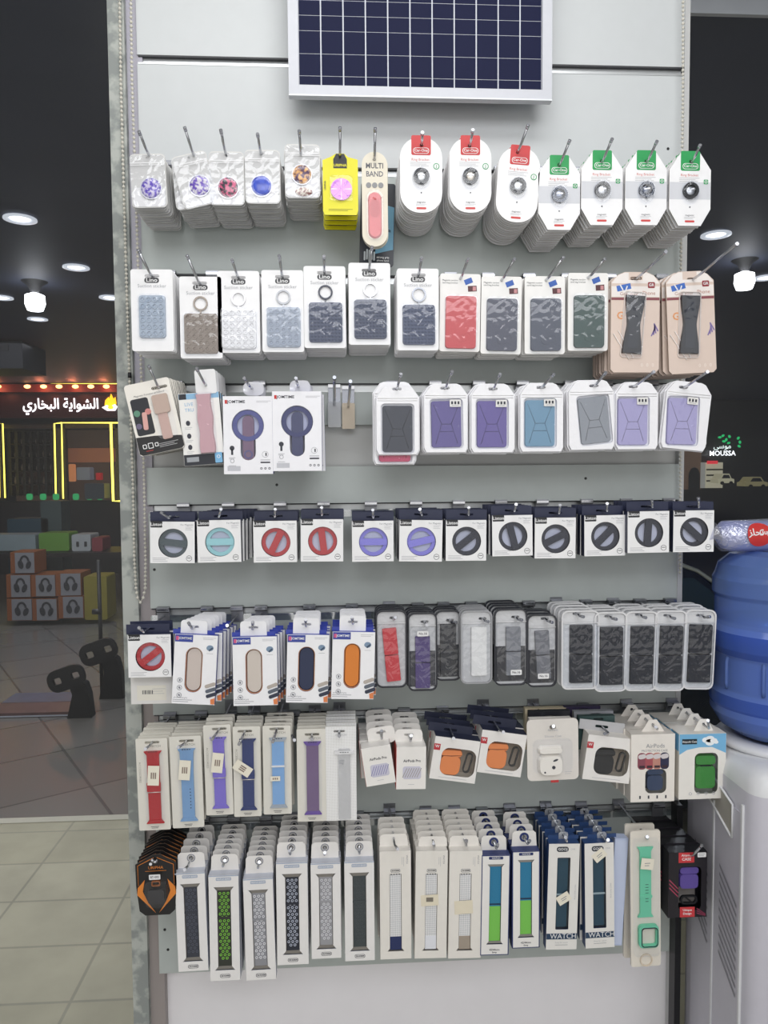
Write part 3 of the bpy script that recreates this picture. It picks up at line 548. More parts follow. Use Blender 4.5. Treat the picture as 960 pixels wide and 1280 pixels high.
def b_bluegreen(k, u, v, w, h, T):
    m = MB(); t = v + h / 2; ww, wh = 15, h * .8; wy = v + 1; N = mat('27356b', .45)
    win = [(u - ww / 2, wy - wh / 2 + 4), (u - ww / 2 - 3, wy - wh / 2), (u + ww / 2 + 3, wy - wh / 2), (u + ww / 2, wy - wh / 2 + 4), (u + ww / 2, wy + wh / 2 - 4), (u + ww / 2 + 3, wy + wh / 2), (u - ww / 2 - 3, wy + wh / 2), (u - ww / 2, wy + wh / 2 - 4)]
    boxshell(m, u, v, w, h, T, mat('ebe9e6', .45), N, [win]); watchtab(m, T, t, w - 3, mat('ece9e4', .45), True, 8); m.prism(ell(0, -1, 4.8, n=16), -T + .3, -T + .95, N) if False else m.ring(0, 0, 6, 2.6, -T + .9, -T + 1.2, N, 18)
    for x in (u - w / 2 + .6, u + w / 2 - .6): m.flat(rect(x, v, 1.2, h), .1, N)
    m.flat(rect(u, t - .7, w, 1.4), .1, N); m.flat(rect(u, v - h / 2 + .5, w, 1), .1, N); m.flat(rrect(u, t - 4, 18, 3.6, 1), .15, N); m.text('WATCH', u, t - 4, 2.8, .3, white)
    m.text('42/44mm', u, v - h / 2 + 7, 3.4, .2, ink); m.text('Strap', u, v - h / 2 + 3.6, 2.8, .2, ink)
    r = m.obj('watch_band_box', k)
    g = MB(); g.prism(rect(u, wy, ww + 7, wh + 1), -6, -5.4, mat('3a3d44', .6)); g.prism(rect(u, wy + wh * .22, ww - 1, wh * .5), -5, -1.6, pattern('1f6f97', '2f86ad', 'wavez', 260, .6, .5)); g.prism(rect(u, wy - wh * .24, ww - 1, wh * .45), -5, -1.7, pattern('6fbf4c', '86cf5e', 'wavez', 260, .6, .5)); g.prism(rect(u, wy - .5, ww, 1.6), -1.7, -1.3, mat('1c2a44', .5))
    for y in (wy + wh / 2 - 2, wy - wh / 2 + 2): g.prism(rect(u, y, ww + 4, 3), -4, -1.2, mat('9a9894', .3, .5))
    g.obj('watch_band', k, r); return r
def b_gooj(k, u, v, w, h, T, st=None, rot=0):
    m = MB(); t = v + h / 2; N = mat('2b4674', .45); ww, wh = 16.5, h * .68; wy = v + 4
    boxshell(m, u, v, w, h, T, mat('e8e6e2', .42), N, [rrect(u, wy, ww, wh, 1)]); m.prism([rrect(0, (t - 1) / 2 + 1, 12, abs(t) + 6, 3), ell(0, 0, 2, n=8)], -T, -T + .8, clear('e8eef4', .3, .15, .5, 50, .25))
    m.prism([(-w / 2, t), (w / 2, t), (w / 2, t + 5), (w * .2, t + 5), (w * .14, t + 2), (-w * .14, t + 2), (-w * .2, t + 5), (-w / 2, t + 5)], -T, -T + .6, N)
    m.flat(rrect(u - 2, t - 7, 15, 6.6, 3), .2, mat('28303a', .4)); m.text('GOOJ', u - 2, t - 7, 4.6, .35, white); m.text('CASE', u + 11, t - 7, 2.6, .2, faint, 0, False)
    m.flat(rect(u, v - h / 2 + 17, w - .4, 7.6), .15, mat('28405c', .4)); m.text('WATCH', u + 2, v - h / 2 + 17, 9.4, .3, white, 0, False, .95)
    m.text('Strap for watch', u, v - h / 2 + 9, 2.6, .2, faint, 0, False); m.lines(u, v - h / 2 + 6, 16, 1, 1, .2, grey_ink); m.text('watch band strap', u + w / 2 - 4, v + 6, 2.8, .2, faint, -90, False)
    r = m.obj('watch_band_box', k)
    g = MB(); g.prism(rect(u, wy, ww + 2, wh + 1), -7, -6.4, mat('39444c', .6)); g.prism(rect(u - .5, wy, ww - 3, wh - 4), -6, -2.4, mat('2c5266', .5, 0, .3)); g.prism(rrect(u, wy - 2, ww - 1, 2, .8), -2.4, -1.4, mat('c9d2d6', .2)); g.obj('watch_band', k, r)
    g = MB(); g.flat(rect(u, wy, ww + 1, wh + .6), -.9, clear('dfe8ec', .05, .08, .2, 30)); g.obj('window_film', k, r)
    if st:
        g = MB(); g.prism(rect(u + st[0], v + st[1], 17, 12, st[2]), .2, .5, price); g.lines(u + st[0], v + st[1] + 1, 8, 2, 2.4, .6, grey_ink, .8, st[2]); g.obj('price_sticker', k, r)
    return r
def b_mint(k, u, v, w, h, T):
    m = MB(); t = v + h / 2; m.prism([rrect(u, v, w, h, 3), ell(0, 0, 2, n=8)], -3, 0, mat('e3ddd2', .4)); m.prism(rrect(u, v + 3, w - 5, h - 24, 4), 0, 5.5, bubble, back=False, taper=1)
    r = m.obj('watch_strap_pack', k); M = mat('6fd0ab', .5, 0, .15); x = u - 1
    g = MB(); top, bot = t - 22, v - 20
    g.prism([(x - 10, top + 2), (x + 10, top + 2), (x + 7, top - 3), (x + 7, bot + 3), (x + 10, bot - 2), (x - 10, bot - 2), (x - 7, bot + 3), (x - 7, top - 3)][::-1], .5, 3, M)
    for i in range(7): g.flat(rect(x + 1.5, v + 34 - i * 3.6 - 14, 4, .9), 3.1, mat('2a6a58', .5))
    g.prism(rrect(x, v + 5, 16, 4, 1.5), 3, 4, M); g.obj('watch_strap', k, r)
    g = MB(); g.prism([rrect(u + 2, v - 46, 25, 29, 5), rrect(u + 2, v - 46, 19, 23, 3)], .5, 5, M); g.prism([rrect(u + 3, v - 47, 21, 25, 4), rrect(u + 3, v - 47, 19, 23, 3.4)], 5, 5.6, mat('1c2f38', .4)); g.obj('watch_case', k, r)
    g = MB(); g.ring(u, v - h / 2 + 9, 8, 1.2, .5, 2, mat('d9cbb8', .3), 20); g.obj('ring_loop', k, r)
    g = MB(); g.prism(rect(u, v + 48, 16, 14, -8), 6, 6.3, price); g.lines(u, v + 49, 7, 2, 3, 6.4, grey_ink, .8); g.obj('price_sticker', k, r); return r
def b_charm(k, u, v, w, h, T):
    O = mat('dd8433', .45); m = MB(); t = v + h / 2; K = mat('1b1a1c', .4)
    pts = [(u - w / 2 + 3, v - h / 2 + 6), (u - w / 2 + 10, v - h / 2), (u + w / 2 - 10, v - h / 2), (u + w / 2 - 3, v - h / 2 + 6), (u + w / 2, v), (u + w / 2, t - 12), (4, t), (-4, t), (u - w / 2, t - 12), (u - w / 2, v)]
    m.prism([pts, ell(0, 0, 2.2, n=8)], -1, 0, K, mat('5a4a3c', .5))
    for s in (-1, 1):
        m.tube([(u + s * (w / 2 - 3), -.3, v), (u + s * (w / 2 - 3), -.3, t - 13.5), (u + s * 2, -.3, t - 4)], .45, O, 4)
        m.prism([(u + s * 2, v - h / 2 + 3), (u + s * (w / 2 - 1), v - 12), (u + s * (w / 2 - 2), v - 3), (u + s * 14, v + 7), (u + s * 17, v - 8), (u + s * 11, v - 22)], 0, .3, O)
    m.text('URIPHA', u, t - 17, 5.4, .2, O, 0, False); m.flat(rect(u, t - 21, 26, .5), .2, O); m.prism(ell(u - 6, t - 12, 2, n=10), 0, .3, white)
    m.prism(rrect(u, v - 9, 31, 38, 8), 0, 6.5, bubble, back=False, taper=2)
    r = m.obj('charm_card', k)
    g = MB(); g.prism(rrect(u, v - 13, 20, 18, 4), .4, 5, mat('2c2b30', .4)); g.prism([rrect(u, v + 3, 11, 7, 2), rrect(u, v + 3, 8, 4, 1)], .4, 3, mat('a8653c', .3, .5)); g.obj('case_charm', k, r)
    g = MB(); g.flat(rrect(u, t - 25.5, 14, 6.6, 1), 6.6, white); g.text('BT-002', u, t - 25.5, 3.6, 6.7, ink); g.obj('price_sticker', k, r); return r
def b_podbox(k, u, v, w, h, T, c='b9b6dd', cable='8a88b8'):
    m = MB(); t = v + h / 2; Wm = mat('edeae6', .45); Rd = mat('d4504a', .5); boxshell(m, u, v, w, h, T, Wm, Wm)
    m.box(u - w / 2 - .3, u - w / 2, .5, T, v - h / 2, t - 1, Rd)
    m.prism([rrect(0, (t - 2) / 2 + 2, w - 2, abs(t) + 12, 6), rrect(0, 0, 12, 3, 1.4, 3)], -T, -T + .7, Wm)
    m.text('AirPods Pro', u + 1, v + 9, 4.6, .2, ink, 0, True, .95); m.prism(rrect(u + 1, v - 6, 23, 16, 3), 0, .3, mat('c9c7d6', .5))
    for i in range(7): m.flat(rect(u - 8 + i * 3, v - 6, .9, 13, -25), .4, mat(cable, .5))
    m.lines(u, v - h / 2 + 6, 8, 1, 1, .2, faint)
    return m.obj('earbud_case_box', k)
def b_orangebox(k, u, v, w, h, T, logo=True, prod='ff9c60', tabc='23283e', carab='4a4d52', grey=False):
    m = MB(); t = v + h / 2; hole = rrect(u + 4, v - 3, 44, 35, 10, 5); Wm = mat('eae7e4', .45)
    boxshell(m, u, v, w, h, T, Wm, mat('dcd8d2', .5), [hole]); Tm = mat(tabc, .5)
    if not grey: m.box(u - w / 2 + .1, u + w / 2 - .1, .8, T, t, t + .5, Tm)
    m.prism([rect(0, (t + 7) / 2, w - 1, abs(7 - t)), rrect(0, 0, 17, 3.4, 1.6, 3)], -T, -T + .7, Tm)
    m.flat(rect(u - w / 2 + 4, t - 13, 8, 8), .2, mat('b8303a', .5)); m.text('W', u - w / 2 + 4, t - 12.4, 5, .3, white)
    m.lines(u, v - h / 2 + 3.4, 36, 1, 1, .2, faint)
    r = m.obj('earbud_case_box', k)
    g = MB(); C = mat(prod, .5, 0, .2); g.prism(rect(u + 4, v - 3, 46, 37), -T + 1, -T + 1.5, mat('bdb4ab', .6)); g.prism(rrect(u - 5, v - 8, 27, 26, 8), -7, -1.6, C, taper=1); g.prism(rrect(u - 5, v + 7, 27, 9, 4, 4, 4), -7, -1.4, C, taper=.6); g.tube([(u - 18, 1.8, v + 3), (u - 5, 1.6, v + 4), (u + 8, 1.8, v + 6)], .6, mat('8a4a2a' if not grey else '14161b', .5), 5); g.obj('earbud_case', k, r)
    g = MB(); x = u + 17; g.prism([rrect(x, v - 3, 9, 26, 4.4, 5, -8), rrect(x, v - 3, 5.6, 22, 2.6, 5, -8)], -5, -2.4, mat(carab, .3, .6)); g.obj('carabiner', k, r)
    g = MB(); g.flat(rrect(u + 4, v - 3, 45, 36, 10), -.9, clear('f1efec', .05, .08, .2, 30)); g.obj('window_film', k, r); return r
def b_whiteblister(k, u, v, w, h, T):
    m = MB(); m.prism([rrect(u, v, w, h, 6), rrect(0, 0, 8, 5, 2)], -2, 0, mat('e0dbd5', .4), mat('c9c2ba', .5)); t = v + h / 2
    m.text('AirPods', 0, t - 14, 4, .2, faint, 0, False); m.text('Silicone Case', 0, t - 22, 4, .2, faint, 0, False); m.prism(rrect(u, v - 8, w - 14, 44, 8), 0, 3, bubble, back=False, taper=2)
    m.prism(rrect(u + 2, v - h / 2 - 1.5, 10, 3, .5), -.5, .3, mat('c23a3c', .5)); m.lines(u + w * .3, v - h / 2 + 10, 9, 2, 2.4, .2, faint)
    r = m.obj('earbud_case_blister', k)
    g = MB(); C = mat('ece8e2', .4, 0, .1); g.prism(rrect(u - 4, v - 18, 32, 27, 9, 5), .5, 7, C, taper=2); g.prism(rrect(u - 4, v + 1, 32, 11, 5, 5), .5, 7, C, taper=2); g.prism(ell(u - 1, v - 20, 2.2, n=12), 7, 7.4, ink); g.prism(ell(u + 1.5, v - 11, 3.4, 1.2, 12, 20), 7, 7.3, ink)
    g.prism(ell(u - 12, v - 26, 1.2, n=8), 7, 7.3, ink); g.obj('earbud_case', k, r); return r
def b_airpods(k, u, v, w, h, T):
    m = MB(); t = v + h / 2; Wm = mat('ebe6df', .45); hole = rrect(u + 4, v - 17, 27, 31, 7, 5)
    boxshell(m, u, v, w, h, T, Wm, mat('d9d3cb', .5), [hole]); m.prism([(-w / 2, t), (w / 2, t), (4, 8), (-4, 8)], -T, -T + .6, Wm) if False else m.prism([[(-15, t - .5), (15, t - .5), (5, 7), (-5, 7)], ell(0, 1, 2, n=8)], -T * .5 - .4, -T * .5 + .4, Wm)
    m.text('AirPods', u + 3, t - 15, 7.4, .2, grey_ink, 0, False); m.text('PROTECTION CASE', u + 2, t - 21, 3.8, .2, grey_ink, 0, False)
    for i, c in enumerate(('8a4a58', 'a8545c', 'c08a7c', '2b2c4a')): m.prism(rrect(u - 14 + i * 9.6, v + 9, 11, 21, 4.5, 4), 0, .4 + i * .05, mat(c, .45)); m.prism(rrect(u - 14 + i * 9.6, v + 15, 10, 6, 3, 3, 10), .6, .8, mat('d7d0d2', .4)); m.flat(rect(u - 14 + i * 9.6, v + 2, 7, 3), .75, mat('3b2a33', .4))
    for i in range(4): m.flat(rect(u - 16 + i * 11, v - h / 2 + 6, 2, 4), .2, ink)
    r = m.obj('earbud_case_box', k)
    g = MB(); g.prism(rect(u + 4, v - 17, 29, 33), -T + 1, -T + 1.5, mat('8c857e', .6)); C = mat('38496a', .45, 0, .2); g.prism(rrect(u + 4, v - 20, 22, 21, 6), -8, -2, C, taper=1); g.prism(rrect(u + 4, v - 6, 22, 8, 3.5), -8, -1.8, C, taper=.8); g.obj('earbud_case', k, r)
    g = MB(); g.flat(rrect(u + 4, v - 17, 28, 32, 7), -.9, clear('eceff2', .05, .08, .2, 30)); g.obj('window_film', k, r); return r
def b_greenbox(k, u, v, w, h, T):
    m = MB(); t = v + h / 2; Wm = mat('ece9e3', .45); hole = rrect(u + 5, v - 9, 30, 52, 7, 5)
    boxshell(m, u, v, w, h, T, Wm, mat('e2ddd4', .5), [hole])
    bl = mat('76b4dc', .45); m.flat([(u - w / 2 + .2, t - 10), (u + w / 2 - .2, t - 22), (u + w / 2 - .2, t - .2), (u - w / 2 + .2, t - .2)] if False else [(u - w / 2 + .2, t - 26), (u - w / 2 + 10, t - 20), (u - 4, t - 17), (u + 12, t - 17), (u + w / 2 - .2, t - 25), (u + w / 2 - .2, t - .2), (u - w / 2 + .2, t - .2)], .1, bl)
    m.box(u - w / 2 - .3, u - w / 2, 1, T - 1, t - 22, t - 1, bl)
    for x, y, r_ in ((4, -8, 5), (9, -7, 6), (14, -9, 4.6), (9, -11, 6), (17, -11, 3)): m.flat(ell(u + x, t + y, r_, r_ * .7), .16 + x * .003, mat('f1f4f6', .5))
    m.flat(rect(u - w / 2 + 13, t - 9.5, 19, 6.6), .4, mat('16242e', .4)); m.text('Airpods Case', u - w / 2 + 13, t - 9.6, 3.4, .5, white)
    for i in range(4): m.ring(u - 15 + i * 10, v - h / 2 + 7, 2, .5, .1, .3, faint, 10)
    m.prism([[(-13, t - .5), (13, t - .5), (5, 7), (-5, 7)], ell(0, 1, 2, n=8)], -T * .5 - .4, -T * .5 + .4, Wm)
    r = m.obj('earbud_case_box', k)
    g = MB(); g.prism(rect(u + 5, v - 9, 32, 54), -T + 1, -T + 1.5, mat('a39c92', .6)); C = mat('4a9c44', .5, 0, .2); g.prism(rrect(u + 5, v - 15, 27, 30, 5), -9, -2, C, taper=1); g.prism(rrect(u + 5, v + 7, 27, 13, 4), -9, -1.8, C, taper=1); g.prism(rrect(u + 5, v, 14, 1.6, .8), -2, -1.4, mat('15231a', .5)); g.obj('earbud_case', k, r)
    g = MB(); g.flat(rrect(u + 5, v - 9, 31, 53, 7), -.9, clear('eaf0f2', .05, .08, .2, 30)); g.obj('window_film', k, r); return r
def b_blackbox(k, u, v, w, h, T):
    m = MB(); t = v + h / 2; K = mat('1e1b22', .35); hole = rrect(u + 3, v - 5, 29, 56, 6, 5)
    boxshell(m, u, v, w, h, T, K, mat('191a1f', .4), [hole]); Rd = mat('c93a40', .45)
    m.flat(rect(u - 2, t - 7, 20, 13), .2, Rd); m.text('Airpods', u - 2, t - 4, 4, .35, white); m.text('CASE', u - 2, t - 9, 5, .35, white); m.flat(rect(u, v - h / 2 + 7, 19, 13), .2, Rd); m.text('Unique', u, v - h / 2 + 9.6, 4, .35, white); m.text('Design', u, v - h / 2 + 5, 4, .35, white)
    for i in range(3): m.flat([(u - w / 2 + 1, v + 8 - i * 5), (u - 12, v - 4 - i * 5), (u - 12, v - 5.6 - i * 5), (u - w / 2 + 1, v + 6 - i * 5)], .15, mat('a4405a', .4)); m.flat([(u + 12, v - h / 2 + 12 - i * 3), (u + w / 2 - 1, v - h / 2 + 4 - i * 1), (u + w / 2 - 1, v - h / 2 + 3 - i), (u + 12, v - h / 2 + 10.6 - i * 3)], .15, mat('8a3550', .4))
    m.prism([(-w / 2, t - .5), (w / 2 - 3, t - .5), (w / 2 - 6, 5), (-w / 2 + 3, 5)], -T, -T + .6, K)
    r = m.obj('earbud_case_box', k)
    g = MB(); g.prism(rect(u + 3, v - 5, 31, 58), -T + 1, -T + 1.5, mat('8f8a88', .6)); C = mat('5b4a96', .45, 0, .2); g.prism(rrect(u + 3, v + 3, 25, 20, 5), -8, -2, C, taper=1); g.prism(rrect(u + 3, v + 17, 25, 10, 4), -8, -1.8, C, taper=.8); g.obj('earbud_case', k, r)
    g = MB(); g.prism([rrect(u + 3, v - 21, 22, 11, 5), rrect(u + 3, v - 21, 17.6, 7, 3.4)], -5, -2, mat('24252a', .3, .5)); g.prism(rect(u + 3, v - 21, 2, 12, 50), -4, -2.4, mat('24252a', .3, .5)); g.obj('carabiner', k, r)
    g = MB(); g.flat(rrect(u + w / 2 - 7, t - 4, 11, 6, 1), .4, white); g.lines(u + w / 2 - 7, t - 3, 8, 2, 2, .5, grey_ink); g.obj('price_sticker', k, r); return r
def b_plainback(k, u, v, w, h, T):
    m = MB(); m.prism([rect(u, v, w, h)], -2, 0, mat('e6e4e1', .5)); r = m.obj('white_box', k)
    g = MB(); g.prism([rrect(u + 1, v + h / 2 - 42, 12, 5, 2.4), rrect(u + 1, v + h / 2 - 42, 9, 2.4, 1.1)], 0, 2, mat('8a8c90', .3, .5)); g.obj('hang_loop', k, r)
    g = MB(); g.prism(rect(u - 1, v - h / 2 + 14, 36, 19), 0, .3, mat('ebe7db', .6))
    for i in range(9): g.flat(rect(u - 12 + i * 1.5, v - h / 2 + 15, (.8, .5, 1)[i % 3], 5), .4, ink)
    g.lines(u + 8, v - h / 2 + 19, 16, 3, 3, .4, faint); g.obj('barcode_sticker', k, r); return r
def b_lightside(k, u, v, w, h, T):
    m = MB(); m.prism(rect(u, v, w, h), -T, 0, mat('b7c3e0', .45)); m.flat(rect(u, v, w - 2, h - 4), .1, mat('c3cde6', .4)); return m.obj('watch_band_box', k)
# ================================================================== ROW 1
G1 = 'clear zip bags of round phone grips on the top row'
def bag(i, hole, c, tip, front, rear, n, tilt=0, **o): S(b_gripbag, 1, hole, c, (44, 66), tip, front, rear, 'phone grip', G1, n, .0125, -.165, tilt, 2, skew=(0, 0), rnd=.0022, rtilt=.3, **o)
bag(1, (186, 193), (185, 225), (174, 165), 'clear zip bag with a purple and white flowered phone grip, start of the top row', 'clear zip bag filed behind the first purple flowered phone grip of the top row', 12, 2, gx=0, gy=-41, c1='5c48b4', c2='c9c3de', sc=180)
bag(2, (242, 193), (243, 224), (231, 160), 'crooked zip bag with a purple flowered phone grip, second stack of the top row', 'clear zip bag filed behind the crooked second bag of the top row', 11, 14, gx=-3, gy=-38, c1='6347b0', c2='cfcbd8', sc=170)
bag(3, (282, 191), (283, 222), (276, 163), 'clear zip bag with a pink and black flowered phone grip', 'clear zip bag filed behind the pink and black flowered phone grip', 12, 0, gx=2, gy=-42, c1='d05f86', c2='35303e', sc=150)
bag(4, (326, 191), (328, 220), (322, 168), 'clear zip bag with a deep blue phone grip', 'clear zip bag filed behind the deep blue phone grip', 12, 0, gx=0, gy=-40, c1='2f48b8', c2='3a55c8', sc=100)
bag(5, (376, 192), (378, 213), (374, 164), 'clear zip bag with an orange and brown picture phone grip', 'clear zip bag filed behind the orange and brown phone grip', 12, 0, gx=1, gy=-25, gr=12, c1='4a2a50', c2='e8b070', sc=90, second=(3, -46))
S(b_yellow, 1, (425, 196), (425.5, 230), (44, 76), (425, 160), 'yellow card with a shiny pink round phone grip', 'yellow card hanging behind the pink phone grip card', 'phone grip', 'yellow phone grip cards', 4, .03)
S(b_multi, 1, (468, 199), (468.5, 249), (32, 116), (469, 161), 'cream rounded MULTI BAND card with a red phone band', 'cream rounded card close behind the MULTI BAND card with the red band', 'phone band', 'cream phone band cards', 3, .008)
p = at(472, 230, -.06)
q = b_darkcard(kk(p), 1, -50, 43, 102, 2); q.location = p; q.rotation_euler = (0, math.radians(2), 0); tag(q, 'dark blue and teal phone band card half hidden behind the MULTI BAND card', 'phone band')
G2 = 'white ring bracket cards with a red or green tab'
for hole, c, tip, fr, a, kw in (
    ((527, 181), (526.5, 219), (528, 166), 'white ring bracket card with red tab and silver ring, first of the red ones', 'white ring bracket card stacked behind the first red tab card', dict(face='d5d7da')),
    ((587, 182), (588, 219), (591, 163), 'white ring bracket card with red tab, second of the red ones', 'white ring bracket card stacked behind the second red tab card', dict(face='b9b2a6')),
    ((647, 190), (647.5, 231), (660, 157), 'white ring bracket card with red tab, tilted, third of the red ones', 'white ring bracket card stacked behind the tilted third red tab card', dict(face='c4c7cc'))):
    S(b_ring, 1, hole, c, (53, 92), tip, fr, a, 'ring bracket', G2, 14, .0115, -.172, -4 if hole[0] == 647 else 0, 2, rnd=.0012, rtilt=.6, **kw)
for hole, c, tip, fr, a, kw in (
    ((699, 206), (699, 242), (712, 176), 'green tab ring bracket card with dark blue ring, beside the red tab cards', 'octagonal card stacked behind the first green tab card', dict(face='6b7180', ringc='3d4350')),
    ((752, 202), (752.5, 236), (765, 174), 'green tab ring bracket card with silver ring, second of the green ones', 'octagonal card stacked behind the second green tab card', dict(face='c9ccd2')),
    ((808, 202), (807.5, 236), (821, 177), 'green tab ring bracket card with all dark ring, third of the green ones', 'octagonal card stacked behind the third green tab card', dict(face='5a5f6c', ringc='3d4350', rot=8)),
    ((864, 202), (862.5, 237), (875, 182), 'green tab ring bracket card at the end of the top row by the dark window', 'octagonal card stacked behind the last green tab card of the top row', dict(face='c2c6ce', rot=20))):
    S(b_ring, 1, hole, c, (53, 89), tip, fr, a, 'ring bracket', G2, 14, .0115, -.172, 0, 2, rnd=.0012, col='1f9a52', octa=True, **kw)
# ================================================================== ROW 2
G3 = 'white cards with silicone suction pads'
for hole, c, tip, fr, a, kw, n in (
    ((190, 345), (190.5, 388), (173, 313), 'white suction sticker card with pale blue pad and no ring', 'white card stacked behind the pale blue suction pad without ring', dict(col='a9b6c6', pad=(0, -8, 33, 53)), 9),
    ((249.5, 354), (251.2, 397), (234, 320), 'white suction sticker card with taupe pad and ring loop', 'white card stacked behind the taupe suction pad', dict(col='93877d', ringc='9a9087', pad=(0, -20, 42, 50), nx=5), 9),
    ((298, 347), (298.5, 390), (290, 325), 'white suction sticker card with white pad and white ring', 'white card stacked behind the white suction pad', dict(col='eeeef0', ringc='e6e6ea', pad=(0, -21, 43, 50), nx=5), 9),
    ((353, 346), (353.5, 389), (349, 320), 'white suction sticker card with light grey blue pad and grey ring', 'white card stacked behind the light grey blue suction pad with ring', dict(col='a7b1c1', ringc='b3b6bd', pad=(1, -20, 42, 50), nx=5), 9),
    ((405.5, 341), (406, 384), (405, 321), 'suction sticker card with navy pad and black ring, third from the card wallets', 'white card stacked behind the navy pad with black ring', dict(col='3c4763', ringc='3a3c44', pad=(1, -19, 42, 50), nx=9, ny=11, dark=True), 11),
    ((461, 338), (462, 380), (465, 309), 'highest hanging suction sticker card with navy pad and silver ring', 'white card stacked behind the highest hanging navy pad card', dict(col='3a4560', ringc='c9ccd2', pad=(1, -19, 41, 49), nx=9, ny=11, dark=True), 14),
    ((523, 344), (522.5, 387), (527, 323), 'suction sticker card with navy pad next to the red card wallet', 'white card stacked behind the navy pad next to the red card wallet', dict(col='3e4a68', ringc='8e929a', pad=(1, -19, 41, 50), nx=9, ny=11, dark=True), 9)):
    S(b_lino, 2, hole, c, (52, 101), tip, fr, a, 'suction pad', G3, n, .0125 if n < 12 else .0105, -.16, 0, 2, rnd=.0012, **kw)
G4 = 'card wallets in white blister cards on the second row'
for hole, c, tip, fr, a, col, tl, n in (
    ((575.5, 348), (575, 391), (585, 324), 'white blister card with a red card wallet', 'white blister card behind the red card wallet', 'c9474e', -1, 9),
    ((627, 350), (626.5, 394), (643, 324), 'blister card with a dark grey card wallet beside the red one', 'white blister card behind the dark grey wallet beside the red one', '484c5e', -1, 8),
    ((682.5, 350), (681, 394), (704, 322), 'blister card with a slate grey card wallet beside the green one', 'white blister card behind the slate grey wallet beside the green one', '474e5f', 0, 8),
    ((735, 347), (735, 390), (756, 324), 'white blister card with a dark green card wallet', 'white blister card behind the dark green card wallet', '2f4a48', 0, 8)):
    S(b_wallet, 2, hole, c, (51, 96), tip, fr, a, 'card wallet', G4, n, .012, -.15, tl, 2, rnd=.0015, tipY=-.2, col=col)
G5 = 'beige phone strap cards'
S(b_beige, 2, (795, 348), (794, 403), (62, 124), (832, 315), 'beige blister card with black phone strap, the upright one', 'beige card stacked behind the upright black phone strap card', 'phone strap', G5, 8, .015, -.16, 0, 2, tipY=-.29)
S(b_beige, 2, (866, 349), (864, 403), (61, 126), (921, 305), 'tilted beige blister card with black phone strap, overhanging the dark window', 'beige card stacked behind the tilted black phone strap card', 'phone strap', G5, 8, .015, -.16, 3, 2, tipY=-.36, rtilt=.4, skew=(-.002, 0))
# ================================================================== ROW 3
S(b_wrist, 3, (199, 484), (193, 521), (57, 90), (186, 458), 'tilted white and black card with a beige magnetic wristband', 'tilted white and black card fanned behind the beige wristband card', 'wristband', 'magnetic wristband cards', 10, .0125, -.165, 12, 2, rtilt=.9, rnd=.0008, skew=(.0008, .0004))
S(b_pink, 3, (259, 482), (252, 536), (50, 90), (246, 461), 'white box card with a wavy pink phone strap', 'white box hanging behind the pink phone strap box', 'phone strap', 'pink phone strap boxes', 5, .03, -.16, 4, 8, rtilt=.7, rnd=.0008)
S(b_ringbox, 3, (315, 485), (310, 544), (61, 97), (305.5, 473), 'white box with brown phone ring strap in keyhole window', None, 'phone ring strap', 'white phone ring strap boxes', 1, .03, -.165, 0, 14, col='8b6c78')
S(b_ringbox, 3, (373, 483), (371.5, 539), (61, 99), (370, 473), 'white box with dark phone ring strap in keyhole window', 'white box directly behind the dark phone ring strap box', 'phone ring strap', 'white phone ring strap boxes', 3, .03, -.165, 0, 14, skew=(.002, 0), col='454a66', rc='3f4468')
def plate(c):
    def f(r):
        m = MB(); m.prism(rrect(0, -12, 16, 32, 1.5), -.2, .6, c); o = m.obj('price_plate', 1 / 560, r); o.location = (0, -.012, 0)
    return f
for (bx, by), tip, pc, lb in (((418, 506), (418, 472), clear('e6eaf0', .12, .1, .05, 50, .3), 'empty chrome hook with clear price plate'), ((435.5, 508), (438, 477), mat('d8c9b4', .4), 'empty chrome hook with beige price plate')):
    B = at(bx, by, -.01); r = thing('display_hook', (B.x, 0, B.z), lb, 'hook', 'chrome display hooks on the slat wall'); T = at(tip[0], tip[1], -.2) - Vector((B.x, 0, B.z))
    a = MB(); a.tube([(0, -.003, 0), Vector((0, -.02, 0)), T * .75, T], .003, chrome); a.obj('arm', 1, r); g = MB(); g.tube([T * .96, T * 1.01], .0038, dark_chrome); g.obj('end_cap', 1, r)
    g = MB(); g.box(-.0135, .0135, -.005, -.0008, -.02, .045, dark_chrome); g.box(-.0135, .0135, -.012, -.005, .038, .045, chrome); g.obj('bracket', 1, r); plate(pc)(r)
G6 = 'zip bags with stand wallets on the third row'
def zw(hole, c, tip, fr, a, col, n=6, tilt=0, size=(57, 87), **o): S(b_zipwallet, 3, hole, c, size, tip, fr, a, 'card wallet', G6, n, .019, -.165, tilt, 3, rnd=.003, col=col, **o)
zw((496, 486), (497, 526), (501, 468), 'white edged zip bag with a black stand wallet', 'white edged bag filed behind the black stand wallet', '2e3442', 5, 0, (56, 86), wx=0, wy=-10, sticker=False)
p = at(494, 487, -.1515); q = b_zipwallet(kk(p), -1, -42, 55, 104, 3, col='d0486f', wy=-19, ww=40, wh=58, sticker=False); q.location = p; q['label'] = 'zip bag with a pink wallet hanging low behind the black one'; q['category'] = 'card wallet'; q['group'] = G6
zw((556, 485), (557, 523), (565, 465), 'zip bag with a dull purple stand wallet, wrinkled film, the one beside the black wallet', 'white edged bag filed behind the wrinkled purple wallet', '5f5593', 6, 0, wx=1, wy=-7, wrot=1)
zw((616, 486), (616, 523), (625, 468), 'zip bag with a smooth purple stand wallet, the one beside the blue wallet', 'white edged bag filed behind the smooth purple wallet', '65589c', 6, 0, wx=-1, wy=-7)
zw((676, 484), (677, 522), (692, 468), 'white edged zip bag with a steel blue stand wallet', 'white edged bag filed behind the steel blue wallet', '6d97b2', 6, 0, wx=-2, wy=-7)
